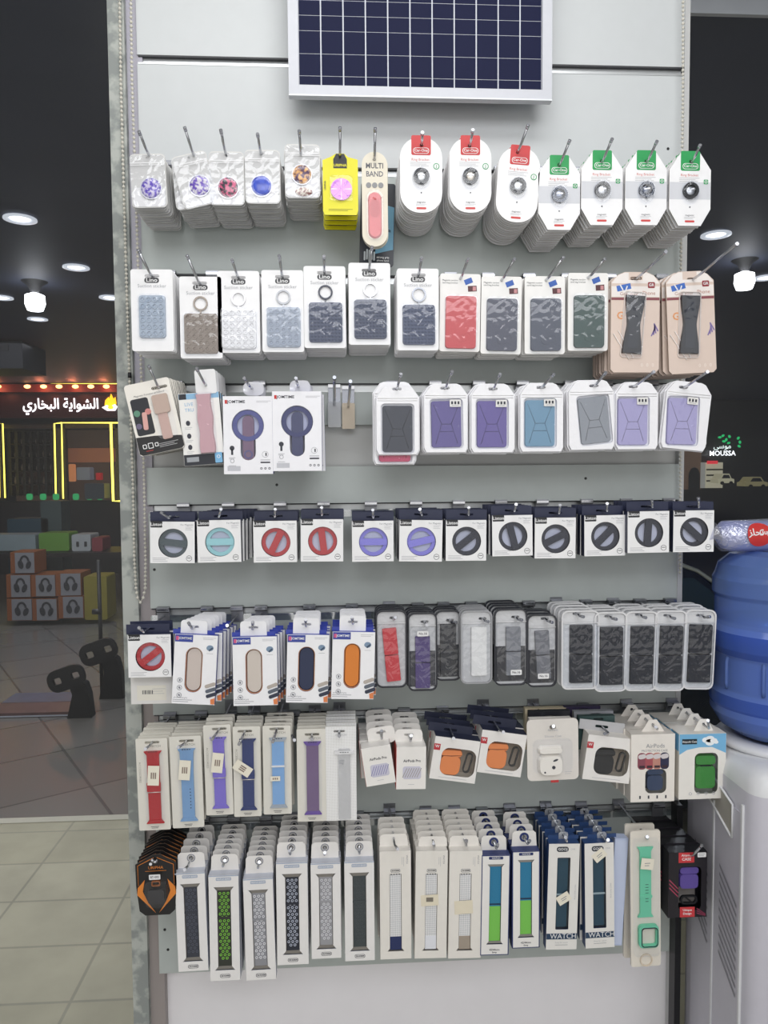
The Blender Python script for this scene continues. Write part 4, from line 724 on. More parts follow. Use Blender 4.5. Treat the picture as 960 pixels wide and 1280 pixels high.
zw((742, 482), (739, 519), (757, 466), 'zip bag with a grey stand wallet hanging crooked', 'white edged bag filed behind the crooked grey wallet', '8f949b', 5, 1, (60, 88), wx=4, wy=-6, wrot=5, sticker=False)
zw((791, 483), (796, 520), (817, 465), 'zip bag with a lilac stand wallet, beside the grey wallet', 'white edged bag filed behind the lilac wallet beside the grey one', 'aaa4cf', 5, 0, (56, 85), wx=-5, wy=-7, tipY=-.26)
zw((854, 484), (858, 520), (884, 465), 'zip bag with a lilac stand wallet at the end of the third row', 'white edged bag filed behind the last lilac wallet', 'aba5d0', 4, -6, (60, 86), wx=-4.5, wy=-7, wrot=4, tipY=-.28)
# ================================================================== ROW 4
G7 = 'small square magnetic ring grip boxes'
RD = 'c43a38'; LI = '8f88d8'; BK = '23262f'
for i, (hole, x0, x1, y0, y1, fr, a, col, rot, tip, n, sk) in enumerate((
    ((216, 646), 188, 243, 652, 704, 'square white box with dark grey green ring grip, first of the fourth row', 'square box behind the dark grey green ring grip', '4a5654', -6, (202, 641), 2, 0),
    ((276, 645), 247, 301, 650, 703, 'square white box with mint ring grip', 'square box fanned out behind the mint ring grip', 'a4dcd6', 0, (276, 637), 6, .0046),
    ((345, 645), 317, 371, 651, 703, 'square box with red ring grip leaning right, beside the mint stack', 'square box behind the red ring grip leaning right', RD, 64, (344, 637), 3, 0),
    ((403, 643), 376, 429, 649, 702, 'square box with red ring grip nearly upright, beside the lilac ones', 'square box behind the nearly upright red ring grip', RD, 97, (402, 635), 3, 0),
    ((466, 646), 440, 492, 651, 702, 'square box with lilac ring grip, band level', 'square box behind the level lilac ring grip', LI, 0, (466, 638), 3, 0),
    ((526, 643), 499, 553, 650, 702, 'square box with lilac ring grip, band slightly slanting', 'square box behind the slanting lilac ring grip', LI, 14, (525, 637), 4, -.0006),
    ((583, 643), 557, 608, 650, 701, 'square box with black ring grip beside the lilac ones', 'square box behind the black ring grip beside the lilac ones', BK, 38, (586, 635), 4, .0004),
    ((639, 638), 615, 666, 644, 695, 'square box with black ring grip, second black from the lilac ones', 'square box behind the second black ring grip', BK, 104, (645, 631), 4, -.001),
    ((694, 641), 668, 720, 647, 698, 'square box with black ring grip hanging lower than its neighbours, middle of the black ones', 'square box behind the low hanging black ring grip', BK, 26, (700, 632), 4, .0016),
    ((753, 638), 730, 782, 644, 695, 'square box with black ring grip, third black from the window', 'square box behind the third black ring grip from the window', BK, 44, (759, 630), 4, 0),
    ((809, 633), 784, 837, 639, 691, 'square box with black ring grip, band upright, second from the window', 'square box behind the upright black ring grip by the window', BK, 86, (815, 626), 4, 0),
    ((866, 633), 841, 893, 638, 690, 'square box with black ring grip at the window end of the fourth row', 'square box behind the last black ring grip of the fourth row', BK, -42, (873, 623), 3, -.002))):
    S(b_liston, 4, hole, ((x0 + x1) / 2, (y0 + y1) / 2), (x1 - x0, y1 - y0), tip, fr, a, 'ring grip', G7, n, .025, -.135 if i not in (10, 11) else -.15, (1, -.5, 0, .5, 0, 1.2, .3, -.6, .3, -.5, -.4, 0)[i] * -1, 13, skew=(sk, 0), rnd=.0012, col=col, rot=rot, tipY=-.165)
# ================================================================== ROW 5
S(b_liston, 5, (185, 786), (187, 820), (53, 54), (174, 785), 'square box with red ring grip hanging alone below the bead chain', 'square box behind the lone red ring grip', 'ring grip', G7, 2, .03, -.16, 0, 13, col=RD, rot=38, tipY=-.2)
p = at(189, 800, -.125); q = b_plainback(kk(p), 0, -40, 53, 82, 3); q.location = p; tag(q, 'plain white box with barcode sticker hanging below the lone red ring grip', 'box')
G8 = 'white and blue phone band boxes'
S(b_oblong, 5, (243, 783), (243.5, 837), (53, 88), (236, 779), 'phone band box with beige band, tilted, fanned stack', 'blue sided box fanned behind the tilted beige phone band box', 'phone band', G8, 6, .022, -.165, -4, 8, skew=(.0042, -.0008), rtilt=.4, rnd=.0006, col='cbbfb8', tipY=-.19, keep=1)
S(b_oblong, 5, (317, 784), (319, 839), (55, 87), (316, 778), 'phone band box with beige band, hanging straight', 'blue sided box behind the straight beige phone band box', 'phone band', G8, 4, .024, -.165, 0, 8, skew=(.0034, -.0008), rnd=.0006, col='cfc5bc', tipY=-.19)
S(b_oblong, 5, (383, 780), (384.5, 836), (52, 86), (382, 775), 'phone band box with navy band', 'blue sided box behind the navy phone band box', 'phone band', G8, 4, .026, -.165, -2, 8, rnd=.001, col='2c3450', tipY=-.19)
S(b_oblong, 5, (441, 777), (441.5, 832), (53, 85), (440, 772), 'phone band box with orange band', 'blue sided box behind the orange phone band box', 'phone band', G8, 4, .026, -.165, -2, 8, rnd=.001, col='db8133', tipY=-.19)
b = at(290, 757, 0); bracket_hook(at(297, 770, 0).x, at(290, 768, 0).z, -.14, at(284, 782, -.17), GZ[5], 'empty hook between the two beige phone band boxes', dark=True)
G9 = 'clear pouches with fabric phone straps on the fifth row'
def po(hole, x0, x1, y0, y1, tip, fr, a, n=4, dy=.025, Yf=-.15, tilt=0, **o): S(b_pouch, 5, hole, ((x0 + x1) / 2, (y0 + y1) / 2), (x1 - x0, y1 - y0), tip, fr, a, 'phone strap', G9, n, dy, Yf, tilt, 3, rnd=.002, tipY=Yf - .02, **o)
po((563, 776), 544, 577, 763, 852, (570, 778), 'dark pouch with a black strap set back between the purple and white ones', 'dark edged pouch behind the black strap between purple and white', 3, Yf=-.12, col='23252e', lower='2b2d37', sh=68, sw=20)
po((492, 773), 470, 509, 763, 861, (494, 772), 'dark edged pouch with a red strap', 'dark edged pouch behind the red strap', 4, col='cf2f3a', srot=5, sw=18, sh=68, sy=-2)
po((531, 778), 510, 547, 766, 865, (533, 781), 'dark edged pouch with a purple strap', 'dark edged pouch behind the purple strap', 4, col='4c3a78', sy=-8, sw=19, sh=66, lower='30313c', seam=True, stick=(0, 37))
po((604, 774), 576, 616, 763, 856, (610, 777), 'clear pouch with white straps', 'pouch behind the white straps', 4, col='efefee', sw=20, sh=62, sx=3, seam=False, edge='9c9da1')
po((645, 772), 618, 660, 761, 858, (652, 775), 'dark edged pouch with a grey strap, the one beside the white straps', 'dark edged pouch behind the grey strap beside the white straps', 5, col='7f828a', sw=19, sh=62, sx=3, lower='2a2b33', seam=True, stick=(3, -26))
po((682, 774), 659, 697, 768, 860, (690, 778), 'dark edged pouch with a grey strap, the one beside the large black pouches', 'dark edged pouch behind the grey strap beside the large pouches', 4, col='74767e', sw=18, sh=62, sx=1, lower='2a2b33', stick=(0, -26), srot=3)
for i, (hole, x0, x1, y0, y1, tip, nm) in enumerate((((722, 768), 702, 750, 763, 863, (729, 771), 'first'), ((762, 771), 743, 785, 765, 866, (770, 774), 'second'), ((800, 769), 781, 823, 764, 865, (807, 772), 'third'), ((836, 770), 818, 859, 763, 865, (843, 773), 'fourth'), ((877, 770), 855, 895, 762, 863, (887, 771), 'fifth'))):
    po(hole, x0, x1, y0, y1, tip, 'large white edged pouch with folded black strap, %s of five counting towards the water bottle' % nm, 'white edged pouch behind the %s large black strap pouch' % nm, 5 if i == 0 else 4, .028, -.16, (0, 0, -1, -1.5, -2)[i], col='24262f', sw=29, sh=74, sx=1, white_edge=True)
# ================================================================== ROW 6
G10 = 'watch straps in cream card packs on the sixth row'
def st(hole, x0, x1, y0, y1, tip, fr, a, n=5, tilt=0, dy=.022, **o): S(b_strap, 6, hole, ((x0 + x1) / 2, (y0 + y1) / 2), (x1 - x0, y1 - y0), tip, fr, a, 'watch strap', G10, n, dy, -.165, tilt, 2, rnd=.0015, tipY=-.215, **o)
st((190, 928), 172, 211, 922, 1039, (182, 936), 'cream pack with a red watch strap', 'cream pack behind the red watch strap', 7, 1, .016, col='b4242c', sticker=(2, 13, -4))
st((233, 926), 214, 253, 919, 1036, (223, 934), 'cream pack with a sky blue sport watch strap with holes', 'cream pack behind the sky blue sport strap', 6, 1, .018, col='7ba3cf', kind='sport', sticker=(-1, 17, -6), vtext=None)
st((274, 911), 256, 290, 905, 1020, (265, 924), 'cream pack with a violet watch strap', 'cream pack behind the violet strap', 4, 1, .022, col='7f6fd0', sticker=(0, 11, -8), bw=14)
st((306, 914), 292, 326, 907, 1022, (299, 930), 'cream pack with a navy watch strap and crooked price tag', 'cream pack behind the navy strap', 4, 0, .022, col='27376f', sticker=(-5, 6, 55, 13, 23), bw=14)
st((346, 911), 329, 364, 906, 1019, (341, 927), 'cream pack with a light blue watch strap', 'cream pack behind the light blue strap', 5, 0, .02, col='84b1e2', kind='plain', lug='a9b3bf', sticker=(-2, -9, 0, 12, 6), vtext=None)
S(b_strap, 6, (390, 918), (389.5, 969), (36, 118), (390, 924), 'cream pack with a purple woven watch strap', 'cream pack behind the purple woven strap', 'watch strap', G10, 6, .02, -.165, 0, 2, rnd=.0015, tipY=-.19, col='6a4fa0', kind='weave', vtext=None)
S(b_dotbag, 6, (424, 914), (426.5, 967), (38, 120), (424, 920), 'white dotted pack with a clear watch strap hanging past its bottom edge', 'white dotted pack behind the clear watch strap', 'watch strap', G10, 6, .02, -.165, 0, 2, rnd=.001, tipY=-.19)
X = at(368, 893, 0); bracket_hook(X.x, X.z, -.12, at(368, 925, -.2), GZ[6], 'empty dark hook between the light blue and purple watch straps', dark=True)
G11 = 'small earbud case boxes on the sixth row'
S(b_podbox, 6, (476, 915), (473, 957), (37, 49), (477, 914), 'small white earbud box tilted, with blue clip on its hook', 'small white earbud box behind the tilted one', 'earbud case', G11, 4, .038, -.165, 8, 20, rtilt=.3, rnd=.0012, tipY=-.19)
S(b_podbox, 6, (511, 918), (514, 960), (37, 54), (514, 920), 'small white earbud box hanging straight, beside the tilted one', 'small white earbud box behind the straight one', 'earbud case', G11, 4, .038, -.165, -1, 20, rnd=.0012, tipY=-.19, cable='a19c96')
S(b_orangebox, 6, (563, 912), (569, 950), (58, 54), (567, 923), 'white box with orange earbud case, beside the small white boxes', 'navy tabbed box behind the orange earbud case beside the small boxes', 'earbud case', G11, 3, .036, -.165, -9, 20, rtilt=.8, rnd=.0012, tipY=-.22)
S(b_orangebox, 6, (618, 903), (627, 942), (57, 54), (629, 915), 'white box with orange earbud case, beside the white blister pack', 'box behind the orange earbud case beside the white blister pack', 'earbud case', G11, 3, .036, -.165, -9, 20, rtilt=.8, rnd=.0012, tipY=-.22)
S(b_whiteblister, 6, (691, 909), (691, 937), (65, 78), (692, 908), 'clear blister pack with a white earbud case', None, 'earbud case', G11, 1, .03, -.165, 1, 2, tipY=-.2)
for i, (cx, cy, w, Y, c1) in enumerate(((688, 902, 53, -.13, 'e6e1da'), (687, 893, 52, -.09, '24252c'), (682, 889, 52, -.05, 'e0d2b4'))):
    p = at(cx, cy, Y); k = kk(p); m = MB(); m.prism([rect(0, -22, w, 52), rrect(0, -3, 13, 3, 1.4)], -8, 0, mat(c1, .5))
    if i != 1:
        for s in (-1, 1):
            for j in range(3): m.flat(rect(s * (w / 2 - 4 - j * 2.6), -2.5, 1.1, 10), .1, mat('c8693c', .5))
    o = m.obj('striped_box', k); o.location = p; tag(o, ('white striped box directly behind the white blister pack', 'black box between the two striped boxes', 'cream striped box hanging rearmost behind the white blister pack')[i], 'box')
S(b_orangebox, 6, (752, 908), (761, 949), (60, 57), (756, 917), 'white box with dark earbud case and heart shaped clip', None, 'earbud case', G11, 1, .037, -.165, -8, 20, tipY=-.19, prod='2e3138', tabc='b9b9bc', grey=True)
for i, (cx, cy, w, Y, c1) in enumerate(((746, 900, 46, -.12, '39504f'), (742, 894, 50, -.085, '9a9ca2'), (728, 888, 46, -.05, '3e3556'))):
    p = at(cx, cy, Y); m = MB(); m.prism([rect(0, -16, w, 42), rrect(2, 1, 13, 3, 1.4)], -8, 0, mat(c1, .5)); o = m.obj('hang_box', kk(p)); o.location = p
    tag(o, ('dark teal box tab behind the dark earbud case box', 'grey box tab behind the dark earbud case box', 'purple box tab rearmost behind the dark earbud case box')[i], 'box')
S(b_airpods, 6, (812, 903), (816, 960), (56, 86), (820, 909), 'tall white box showing four coloured earbud cases above a window', 'tall white box behind the four colour earbud case box', 'earbud case', G11, 4, .034, -.17, 0, 20, rnd=.001, skew=(-.002, 0), tipY=-.2)
S(b_greenbox, 6, (874, 902), (878, 958), (60, 83), (885, 901), 'tall white and sky blue box with a green earbud case', 'tall box behind the green earbud case box', 'earbud case', G11, 4, .036, -.175, 0, 22, rnd=.001, skew=(-.002, 0), tipY=-.215)
# ================================================================== ROW 7
S(b_charm, 7, (196, 1076), (195.5, 1106), (50, 78), (190, 1075), 'black and orange card with a small dark watch case', 'black pointed card fanned behind the black and orange card', 'watch case', 'black and orange cards', 9, .015, -.165, 1, 1, rnd=.0008, tipY=-.17)
G12 = 'long white watch band boxes on the bottom row'
def wb(b, hole, x0, x1, y0, y1, tip, fr, a, n=6, tilt=0, dy=.026, Yf=-.165, T=13, tY=None, **o): S(b, 7, hole, ((x0 + x1) / 2, (y0 + y1) / 2), (x1 - x0, y1 - y0), tip, fr, a, 'watch band', G12, n, dy, Yf, tilt, T, rnd=.0008, tipY=tY or Yf - .03, **o)
wb(b_perf, (239, 1072), 221, 258, 1089, 1216, (231, 1087), 'long white box with dark grey perforated watch band, beside the black cards', 'white box behind the dark grey perforated band', 5, 1, .03, tY=-.21, col='3a3d47', dot='565a68')
wb(b_perf, (281, 1074), 262, 299, 1092, 1228, (281, 1076), 'long white box with black and lime green perforated watch band', 'white box behind the lime green perforated band', 7, 0, .022, col='33362f', dot='86cf4a')
wb(b_perf, (324, 1076), 306, 343, 1096, 1227, (324, 1078), 'long white box with grey and white perforated band, hanging lowest beside the lime green one', 'white box behind the low hanging grey perforated band', 7, 1, .022, col='8f9096', dot='e4e4ea')
wb(b_perf, (364, 1059), 346, 385, 1076, 1208, (362, 1064), 'long white box with black band full of white holes', 'white box behind the black band with white holes', 6, 0, .025, tY=-.18, col='2a2d38', dot='bfc6d6')
wb(b_perf, (406, 1059), 389, 426, 1077, 1200, (406, 1066), 'long white box with silver grey perforated band, beside the solid dark one', 'white box behind the silver grey perforated band', 6, 0, .025, tY=-.19, col='9b9ba0', dot='dcdce2')
wb(b_perf, (449, 1058), 431, 468, 1075, 1203, (449, 1062), 'long white box with solid dark grey green watch band', 'white box behind the solid dark grey green band', 6, 0, .025, tY=-.18, col='40474a', dot='4c5357')
wb(b_loopbox, (492, 1047), 475, 514, 1062, 1201, (497, 1061), 'cream box with white nylon band ending in navy', 'cream box behind the navy ended nylon band', 4, 0, .026, tY=-.2)
wb(b_loopbox, (541, 1050), 519, 559, 1062, 1200, (542, 1055), 'cream box with all white nylon band', 'cream box behind the all white nylon band', 6, -1, .025, tY=-.18, end='e3e5ec', st=(-2, 6, 22, 14, True))
wb(b_loopbox, (580, 1049), 561, 602, 1062, 1200, (583, 1051), 'cream box with white nylon band ending in tan, beige sticker across', 'cream box behind the tan ended nylon band', 6, -1, .025, tY=-.18, end='a3978a', st=(-2, -3, 23, 17, False))
wb(b_bluegreen, (617, 1052), 601, 637, 1067, 1196, (622, 1056), 'blue trimmed box with blue and green band, hanging lower and beside the cream boxes', 'blue trimmed box behind the lower blue and green band', 5, -1, .03, tY=-.18)
wb(b_bluegreen, (655, 1046), 640, 675, 1062, 1187, (662, 1051), 'blue trimmed box with blue and green band, beside the teal band boxes', 'blue trimmed box behind the blue and green band next to the teal ones', 4, 0, .03, tY=-.18)
wb(b_gooj, (704, 1043), 684, 723, 1053, 1189, (707, 1047), 'blue sided box with teal watch band, crooked price tag low on its window', 'blue sided box behind the teal band with the low price tag', 5, -1.5, .028, st=(1, -2, 32))
wb(b_gooj, (752, 1043), 731, 768, 1052, 1187, (760, 1050), 'blue sided box with teal watch band, price tag high at its top', 'blue sided box behind the teal band with the high price tag', 5, 1, .028, tY=-.2, st=(0, 52, 38))
p = at(779, 1052, -.15); q = b_lightside(kk(p), -2, -65, 17, 138, 13); q.location = p; q.rotation_euler = (0, math.radians(3), 0); tag(q, 'plain light blue slim box squeezed beside the mint watch strap', 'box', G12)
wb(b_mint, (808, 1046), 788, 826, 1036, 1211, (809, 1046), 'cream blister with mint watch strap and matching watch case', 'cream blister behind the mint watch strap', 2, 1, .03, T=3)
S(b_blackbox, 7, (854, 1058), (859.5, 1106), (49, 84), (877, 1057), 'black and red box with a purple earbud case and clip', 'black box behind the purple earbud case', 'earbud case', 'black boxes at the end of the bottom row', 5, .036, -.17, 0, 20, rnd=.0008, tipY=-.2, skew=(-.004, 0))

# ================================================================== SLAT WALL
XL, XR = at(184, 590, 0).x, at(848, 590, 0).x
W1 = mat('c9cdcf', .38, 0, .08, 30, .03); W2 = mat('b9c0be', .4, 0, .08, 25, .05); EDGE = mat('8f9698', .5); ALU = mat('c4c7c9', .3, .6); DARK = mat('3c3d42', .5)
def board(name, z0, z1, m, Y=0, holes=()):
    b = MB(); b.box(XL, XR, Y, Y + .016, z0, z1, m)
    for x, y in holes:
        p = at(x, y, Y); b.prism(ell(p.x, p.z, .0032, n=10), -Y, -Y + .0006, black)
    return struct(b.obj(name))
gap = .019
tops = [at(428, -60, 0).z] + [z - gap for z in GZ]
bots = GZ + [ZB]
hl = {0: [], 1: [(835, 186)], 4: [(346, 606), (193, 712), (732, 598)], 5: [(206, 700)], 8: [(205, 1162), (209, 1187)]}
hl = {1: [(835, 186)], 5: [(193, 712)], 8: [(206, 1162), (210, 1187)]}
nb = 1
for i, (zt, zb) in enumerate(zip(tops, bots)):
    mm = W1 if i < 2 else W2
    if i == 4:
        z1 = at(428, 531, 0).z; z2 = at(428, 583, 0).z
        board('wall_back.%03d' % nb, z1, zt, mm); nb += 1; board('wall_back.%03d' % nb, zb, z2, mm, -.006, [(346, 606), (732, 598)]); nb += 1
    else: board('wall_back.%03d' % nb, zb, zt, mm, 0, hl.get(i, ())); nb += 1
s = MB(); s.box(XL, XR, .017, .022, ZB - .0, tops[0], mat('c8c9c8', .5, 0, .1, 20, .05)); struct(s.obj('wall_back'))
for i, z in enumerate(GZ):
    r = MB(); r.box(XL + .002, XR - .002, .010, .0168, z - gap + .0005, z - .0005, ALU); r.box(XL + .002, XR - .002, .001, .010, z - .003, z - .0006, DARK); r.box(XL + .002, XR - .002, -.001, .004, z - gap - .001, z - gap + .003, ALU)
    struct(r.obj('trim_%d' % (i + 1)))
# clear acrylic price strips under the lower grooves
for i in (4, 5, 6, 7):
    r = MB(); r.box(XL + .004, XR - .004, -.003, -.0015, GZ[i] - gap - .012, GZ[i] - gap + .004, clear('f4f6f8', .25, .08, .1, 20)); struct(r.obj('trim_%d' % (i + 5)))
# lower wall below the slat boards
s = MB(); s.box(at(206, 1225, .02).x, XR, .03, .045, -.02, ZB + .02, mat('eeecf0', .5, 0, .1, 15, .03)); struct(s.obj('wall_lower'))
# jambs at the window side
def jamb_mat():
    m = bpy.data.materials.new('graded_jamb'); m.use_nodes = True; nt = m.node_tree; b = nt.nodes['Principled BSDF']; b.inputs['Roughness'].default_value = .5  # grey-brown low down, blending to lavender grey higher up, broken by noise
    tc = nt.nodes.new('ShaderNodeTexCoord'); sp = nt.nodes.new('ShaderNodeSeparateXYZ'); nz = nt.nodes.new('ShaderNodeTexNoise'); nz.inputs['Scale'].default_value = 6; nz.inputs['Detail'].default_value = 6; ad = nt.nodes.new('ShaderNodeMath'); ad.operation = 'MULTIPLY_ADD'; ad.inputs[1].default_value = .5
    rp = nt.nodes.new('ShaderNodeValToRGB'); e = rp.color_ramp.elements; e[0].position = .9; e[0].color = lin('9a9290'); e[1].position = 1.0; e[1].color = lin('b3b1bd')
    mr = nt.nodes.new('ShaderNodeMapRange'); mr.inputs[1].default_value = 1.1; mr.inputs[2].default_value = 2.3
    e[0].position = .2; e[1].position = .8
    nt.links.new(tc.outputs['Object'], sp.inputs[0]); nt.links.new(tc.outputs['Object'], nz.inputs['Vector']); nt.links.new(nz.outputs['Fac'], ad.inputs[0]); nt.links.new(sp.outputs['Z'], ad.inputs[2]); nt.links.new(ad.outputs[0], mr.inputs[0]); nt.links.new(mr.outputs[0], rp.inputs[0]); nt.links.new(rp.outputs[0], b.inputs['Base Color']); return m
JX0, JX1, JX2 = at(151, 590, 0).x, at(171, 590, 0).x, XL
J = pattern('8d9290', 'b3b7b2', 'noise', 28, .6, .5, .3); JP = jamb_mat(); JD = mat('8e8b90', .55, 0, .2, 30, .15)
s = MB(); s.box(JX0, JX1, -.012, .06, -.1, 3.1, J); struct(s.obj('trim_14'))
s = MB(); s.box(JX1, JX2 + .01, .004, .055, -.1, 3.1, JP); struct(s.obj('trim_15'))
s = MB(); s.box(XR, XR + .012, -.002, .05, -.1, 3.1, mat('c3c4c4', .5, .2)); struct(s.obj('trim_16'))
s = MB(); s.box(XR - .006, XR + .008, -.03, .0, at(840, 1300, 0).z - .3, at(840, 1000, 0).z, black); struct(s.obj('trim_17'))

# bead chains of the roller blinds
BEAD = mat('d6d3c8', .35)
def beads(name, path, r, label):
    m = MB(); L = 0
    for a, b in zip(path, path[1:]):
        a, b = Vector(a), Vector(b); d = (b - a).length; n = max(1, int(round(d / .0092)))
        m.tube([a, b], .0007, BEAD, 4, False)
        for i in range(n):
            c = a.lerp(b, i / n); base = len(m.v); N = 6
            for j, (rr, zz) in enumerate(((.35, .9), (.95, .35), (.95, -.35), (.35, -.9))):
                for q in range(N): m.v.append((c.x + r * rr * math.cos(2 * PI * q / N), c.y + r * rr * math.sin(2 * PI * q / N), c.z + r * zz))
            for j in range(3):
                for q in range(N): m.face((base + j * N + q, base + j * N + (q + 1) % N, base + (j + 1) * N + (q + 1) % N, base + (j + 1) * N + q)[::-1], BEAD, True)
    return tag(m.obj(name), label, 'blind chain', 'white bead chains')
cl = [at(149, -40, -.02)] + [at(151, 100, -.02), at(155, 250, -.02), at(161, 450, -.02), at(166, 600, -.02), at(168, 700, -.02), at(170, 735, -.02)]
arc = [at(x, y, -.02) for x, y in ((172, 747), (175.5, 753), (179, 747), (181.5, 735), (182, 700), (180, 600), (176, 450), (170, 250), (165, 100), (163, -40))]
ch = beads('bead_chain', cl + arc, .0036, 'white bead chain loop hanging beside the scratched jamb')
g = MB(); c = at(162, 469, -.02); g.tube([c + Vector((0, 0, .006)), c - Vector((0, 0, .006))], .004, black); g.obj('joint_clip', 1, ch)
beads('bead_chain', [at(854, -40, -.02), at(853.5, 130, -.02), at(851, 330, -.02), at(851, 480, -.02), at(850, 720, -.02)], .0036, 'white bead chain strand hanging at the window side near the water bottle')

# ================================================================== SOLAR PANEL
Ys = -.075
c0, c1 = at(361, 119, Ys), at(690, 119, Ys); kx = kk(c0); zt = at(480, -150, Ys).z; w = c1.x - c0.x; zb = c0.z
so = thing('solar_panel', ((c0.x + c1.x) / 2, 0, zb), 'dark solar panel in silver frame mounted above the hooks', 'solar panel')
AL = mat('b4b6be', .45, .4); H = zt - zb; fw = .021
m = MB(); m.prism([rect(0, H / 2, w, H), rect(0, H / 2 + .001, w - fw * 2, H - fw * 2)], -Ys - .016, -Ys, mat('bdbfc6', .45, .2)); m.box(-w / 2, w / 2, Ys - .002, Ys + .016, -.001, .002, mat('e0e2e8', .4, .1)); m.obj('frame', 1, so)
m = MB(); m.prism(rect(0, H / 2, w - fw * 2 + .002, H - fw * 2 + .002), -Ys - .02, -Ys - .006, mat('c8ccd6', .3)); m.obj('backing_sheet', 1, so)
m = MB(); W_ = w - fw * 2; cwid = W_ / 11; zz = fw; CE = mat('14193a', .5, 0, 0, 300, .12); CE.node_tree.nodes['Principled BSDF'].inputs['Specular IOR Level'].default_value = .12; hs = [.022, .045, .0465, .031] + [.031, .045, .046, .023, .022, .045, .046, .031]
for h in hs:
    if zz + h > H - fw: break
    for i in range(11): m.prism(rect(-W_ / 2 + cwid * (i + .5), zz + h / 2, cwid - .0028, h - .0016), -Ys - .006, -Ys - .005, CE)
    zz += h
m.obj('solar_cells', 1, so)
m = MB()
for x in (-w * .35, w * .35): m.box(x - .02, x + .02, Ys + .016, -.0005, .05, .3, AL)
m.obj('mounting_bracket', 1, so)

# ================================================================== WATER DISPENSER + BOTTLE
bc = Vector((.943, -.13, 0)); zt = .965
PW = mat('dcdde0', .35, 0, 0, 40, .02); PS = mat('c4c2cc', .4, 0, .05, 40, .03); PG = mat('8d8c94', .5)
dis = thing('water_dispenser', (0, 0, 0), 'white floor standing water dispenser beside the slat wall', 'water dispenser')
x0, x1, y0, y1 = .80, 1.12, -.30, .01
m = MB(); loops = []
for z, ins in ((-.05, 0), (zt - .05, 0), (zt - .02, .006), (zt - .004, .022), (zt, .05)):
    loops.append([(p[0], p[1], z) for p in rrect((x0 + x1) / 2, (y0 + y1) / 2, x1 - x0 - ins * 2, y1 - y0 - ins * 2, .035, 5)])
b = len(m.v); n = len(loops[0])
for l in loops: m.v += l
for i in range(len(loops) - 1):
    for j in range(n): m.face((b + i * n + j, b + i * n + (j + 1) % n, b + (i + 1) * n + (j + 1) % n, b + (i + 1) * n + j), PW if i else PS, True)
m.face([b + (len(loops) - 1) * n + j for j in range(n)], PW); m.obj('body', 1, dis)
m = MB(); m.box(x0 - .003, x0, -.255, -.05, .02, zt - .10, PS); m.box(x0 - .005, x0, -.262, -.256, .0, zt - .08, PW); m.box(x0 - .005, x0, -.15, -.144, .0, zt - .12, PW); m.obj('side_panel', 1, dis)
for ya, yb, cnt in ((-.245, -.175, 11), (-.125, -.065, 9)):
    m = MB()
    for i in range(cnt):
        za = .70 - i * .019 - .02
        m.quad([(x0 - .0042, yb, za + .04), (x0 - .0042, ya, za - .012), (x0 - .0042, ya, za - .019), (x0 - .0042, yb, za + .033)], PG)
    m.obj('vent_slots', 1, dis)
m = MB(); m.quad([(x0 - .0036, -.225, .87), (x0 - .0036, -.12, .905), (x0 - .0036, -.12, .845), (x0 - .0036, -.225, .80)], mat('a8a49c', .5)); m.tube([(x0 - .005, -.225, .80), (x0 - .005, -.225, .87), (x0 - .005, -.12, .905), (x0 - .005, -.12, .845), (x0 - .005, -.225, .80)], .0025, PW, 6); m.obj('handle_recess', 1, dis)
m = MB(); m.box(x0 + .035, x1 - .035, y0 - .006, y0, .2, zt - .05, mat('e6e6e6', .35)); m.box(x0 + .06, x1 - .06, y0 - .012, y0 - .006, .66, .86, mat('b9bcc2', .35)); m.obj('front_panel', 1, dis)
m = MB(); m.box(x0 + .05, x1 - .05, y0 - .07, y0 - .006, .575, .59, PW)
for i in range(12): m.box(x0 + .058 + i * .017, x0 + .066 + i * .017, y0 - .068, y0 - .01, .59, .593, PG)
m.obj('drip_tray', 1, dis)
for i, c in enumerate(('c23a3a', '3c66b8')):
    m = MB(); m.tube([(x0 + .11 + i * .1, y0 - .006, .78), (x0 + .11 + i * .1, y0 - .045, .775), (x0 + .11 + i * .1, y0 - .045, .745)], .011, mat(c, .4)); m.obj('tap', 1, dis)
m = MB(); m.lathe([(.098, zt - .004), (.12, zt - .002), (.128, zt + .004), (.122, zt + .012), (.10, zt + .018), (.075, zt + .012), (.05, zt)], PW, 36, bc.x, bc.y); m.obj('bottle_collar', 1, dis)
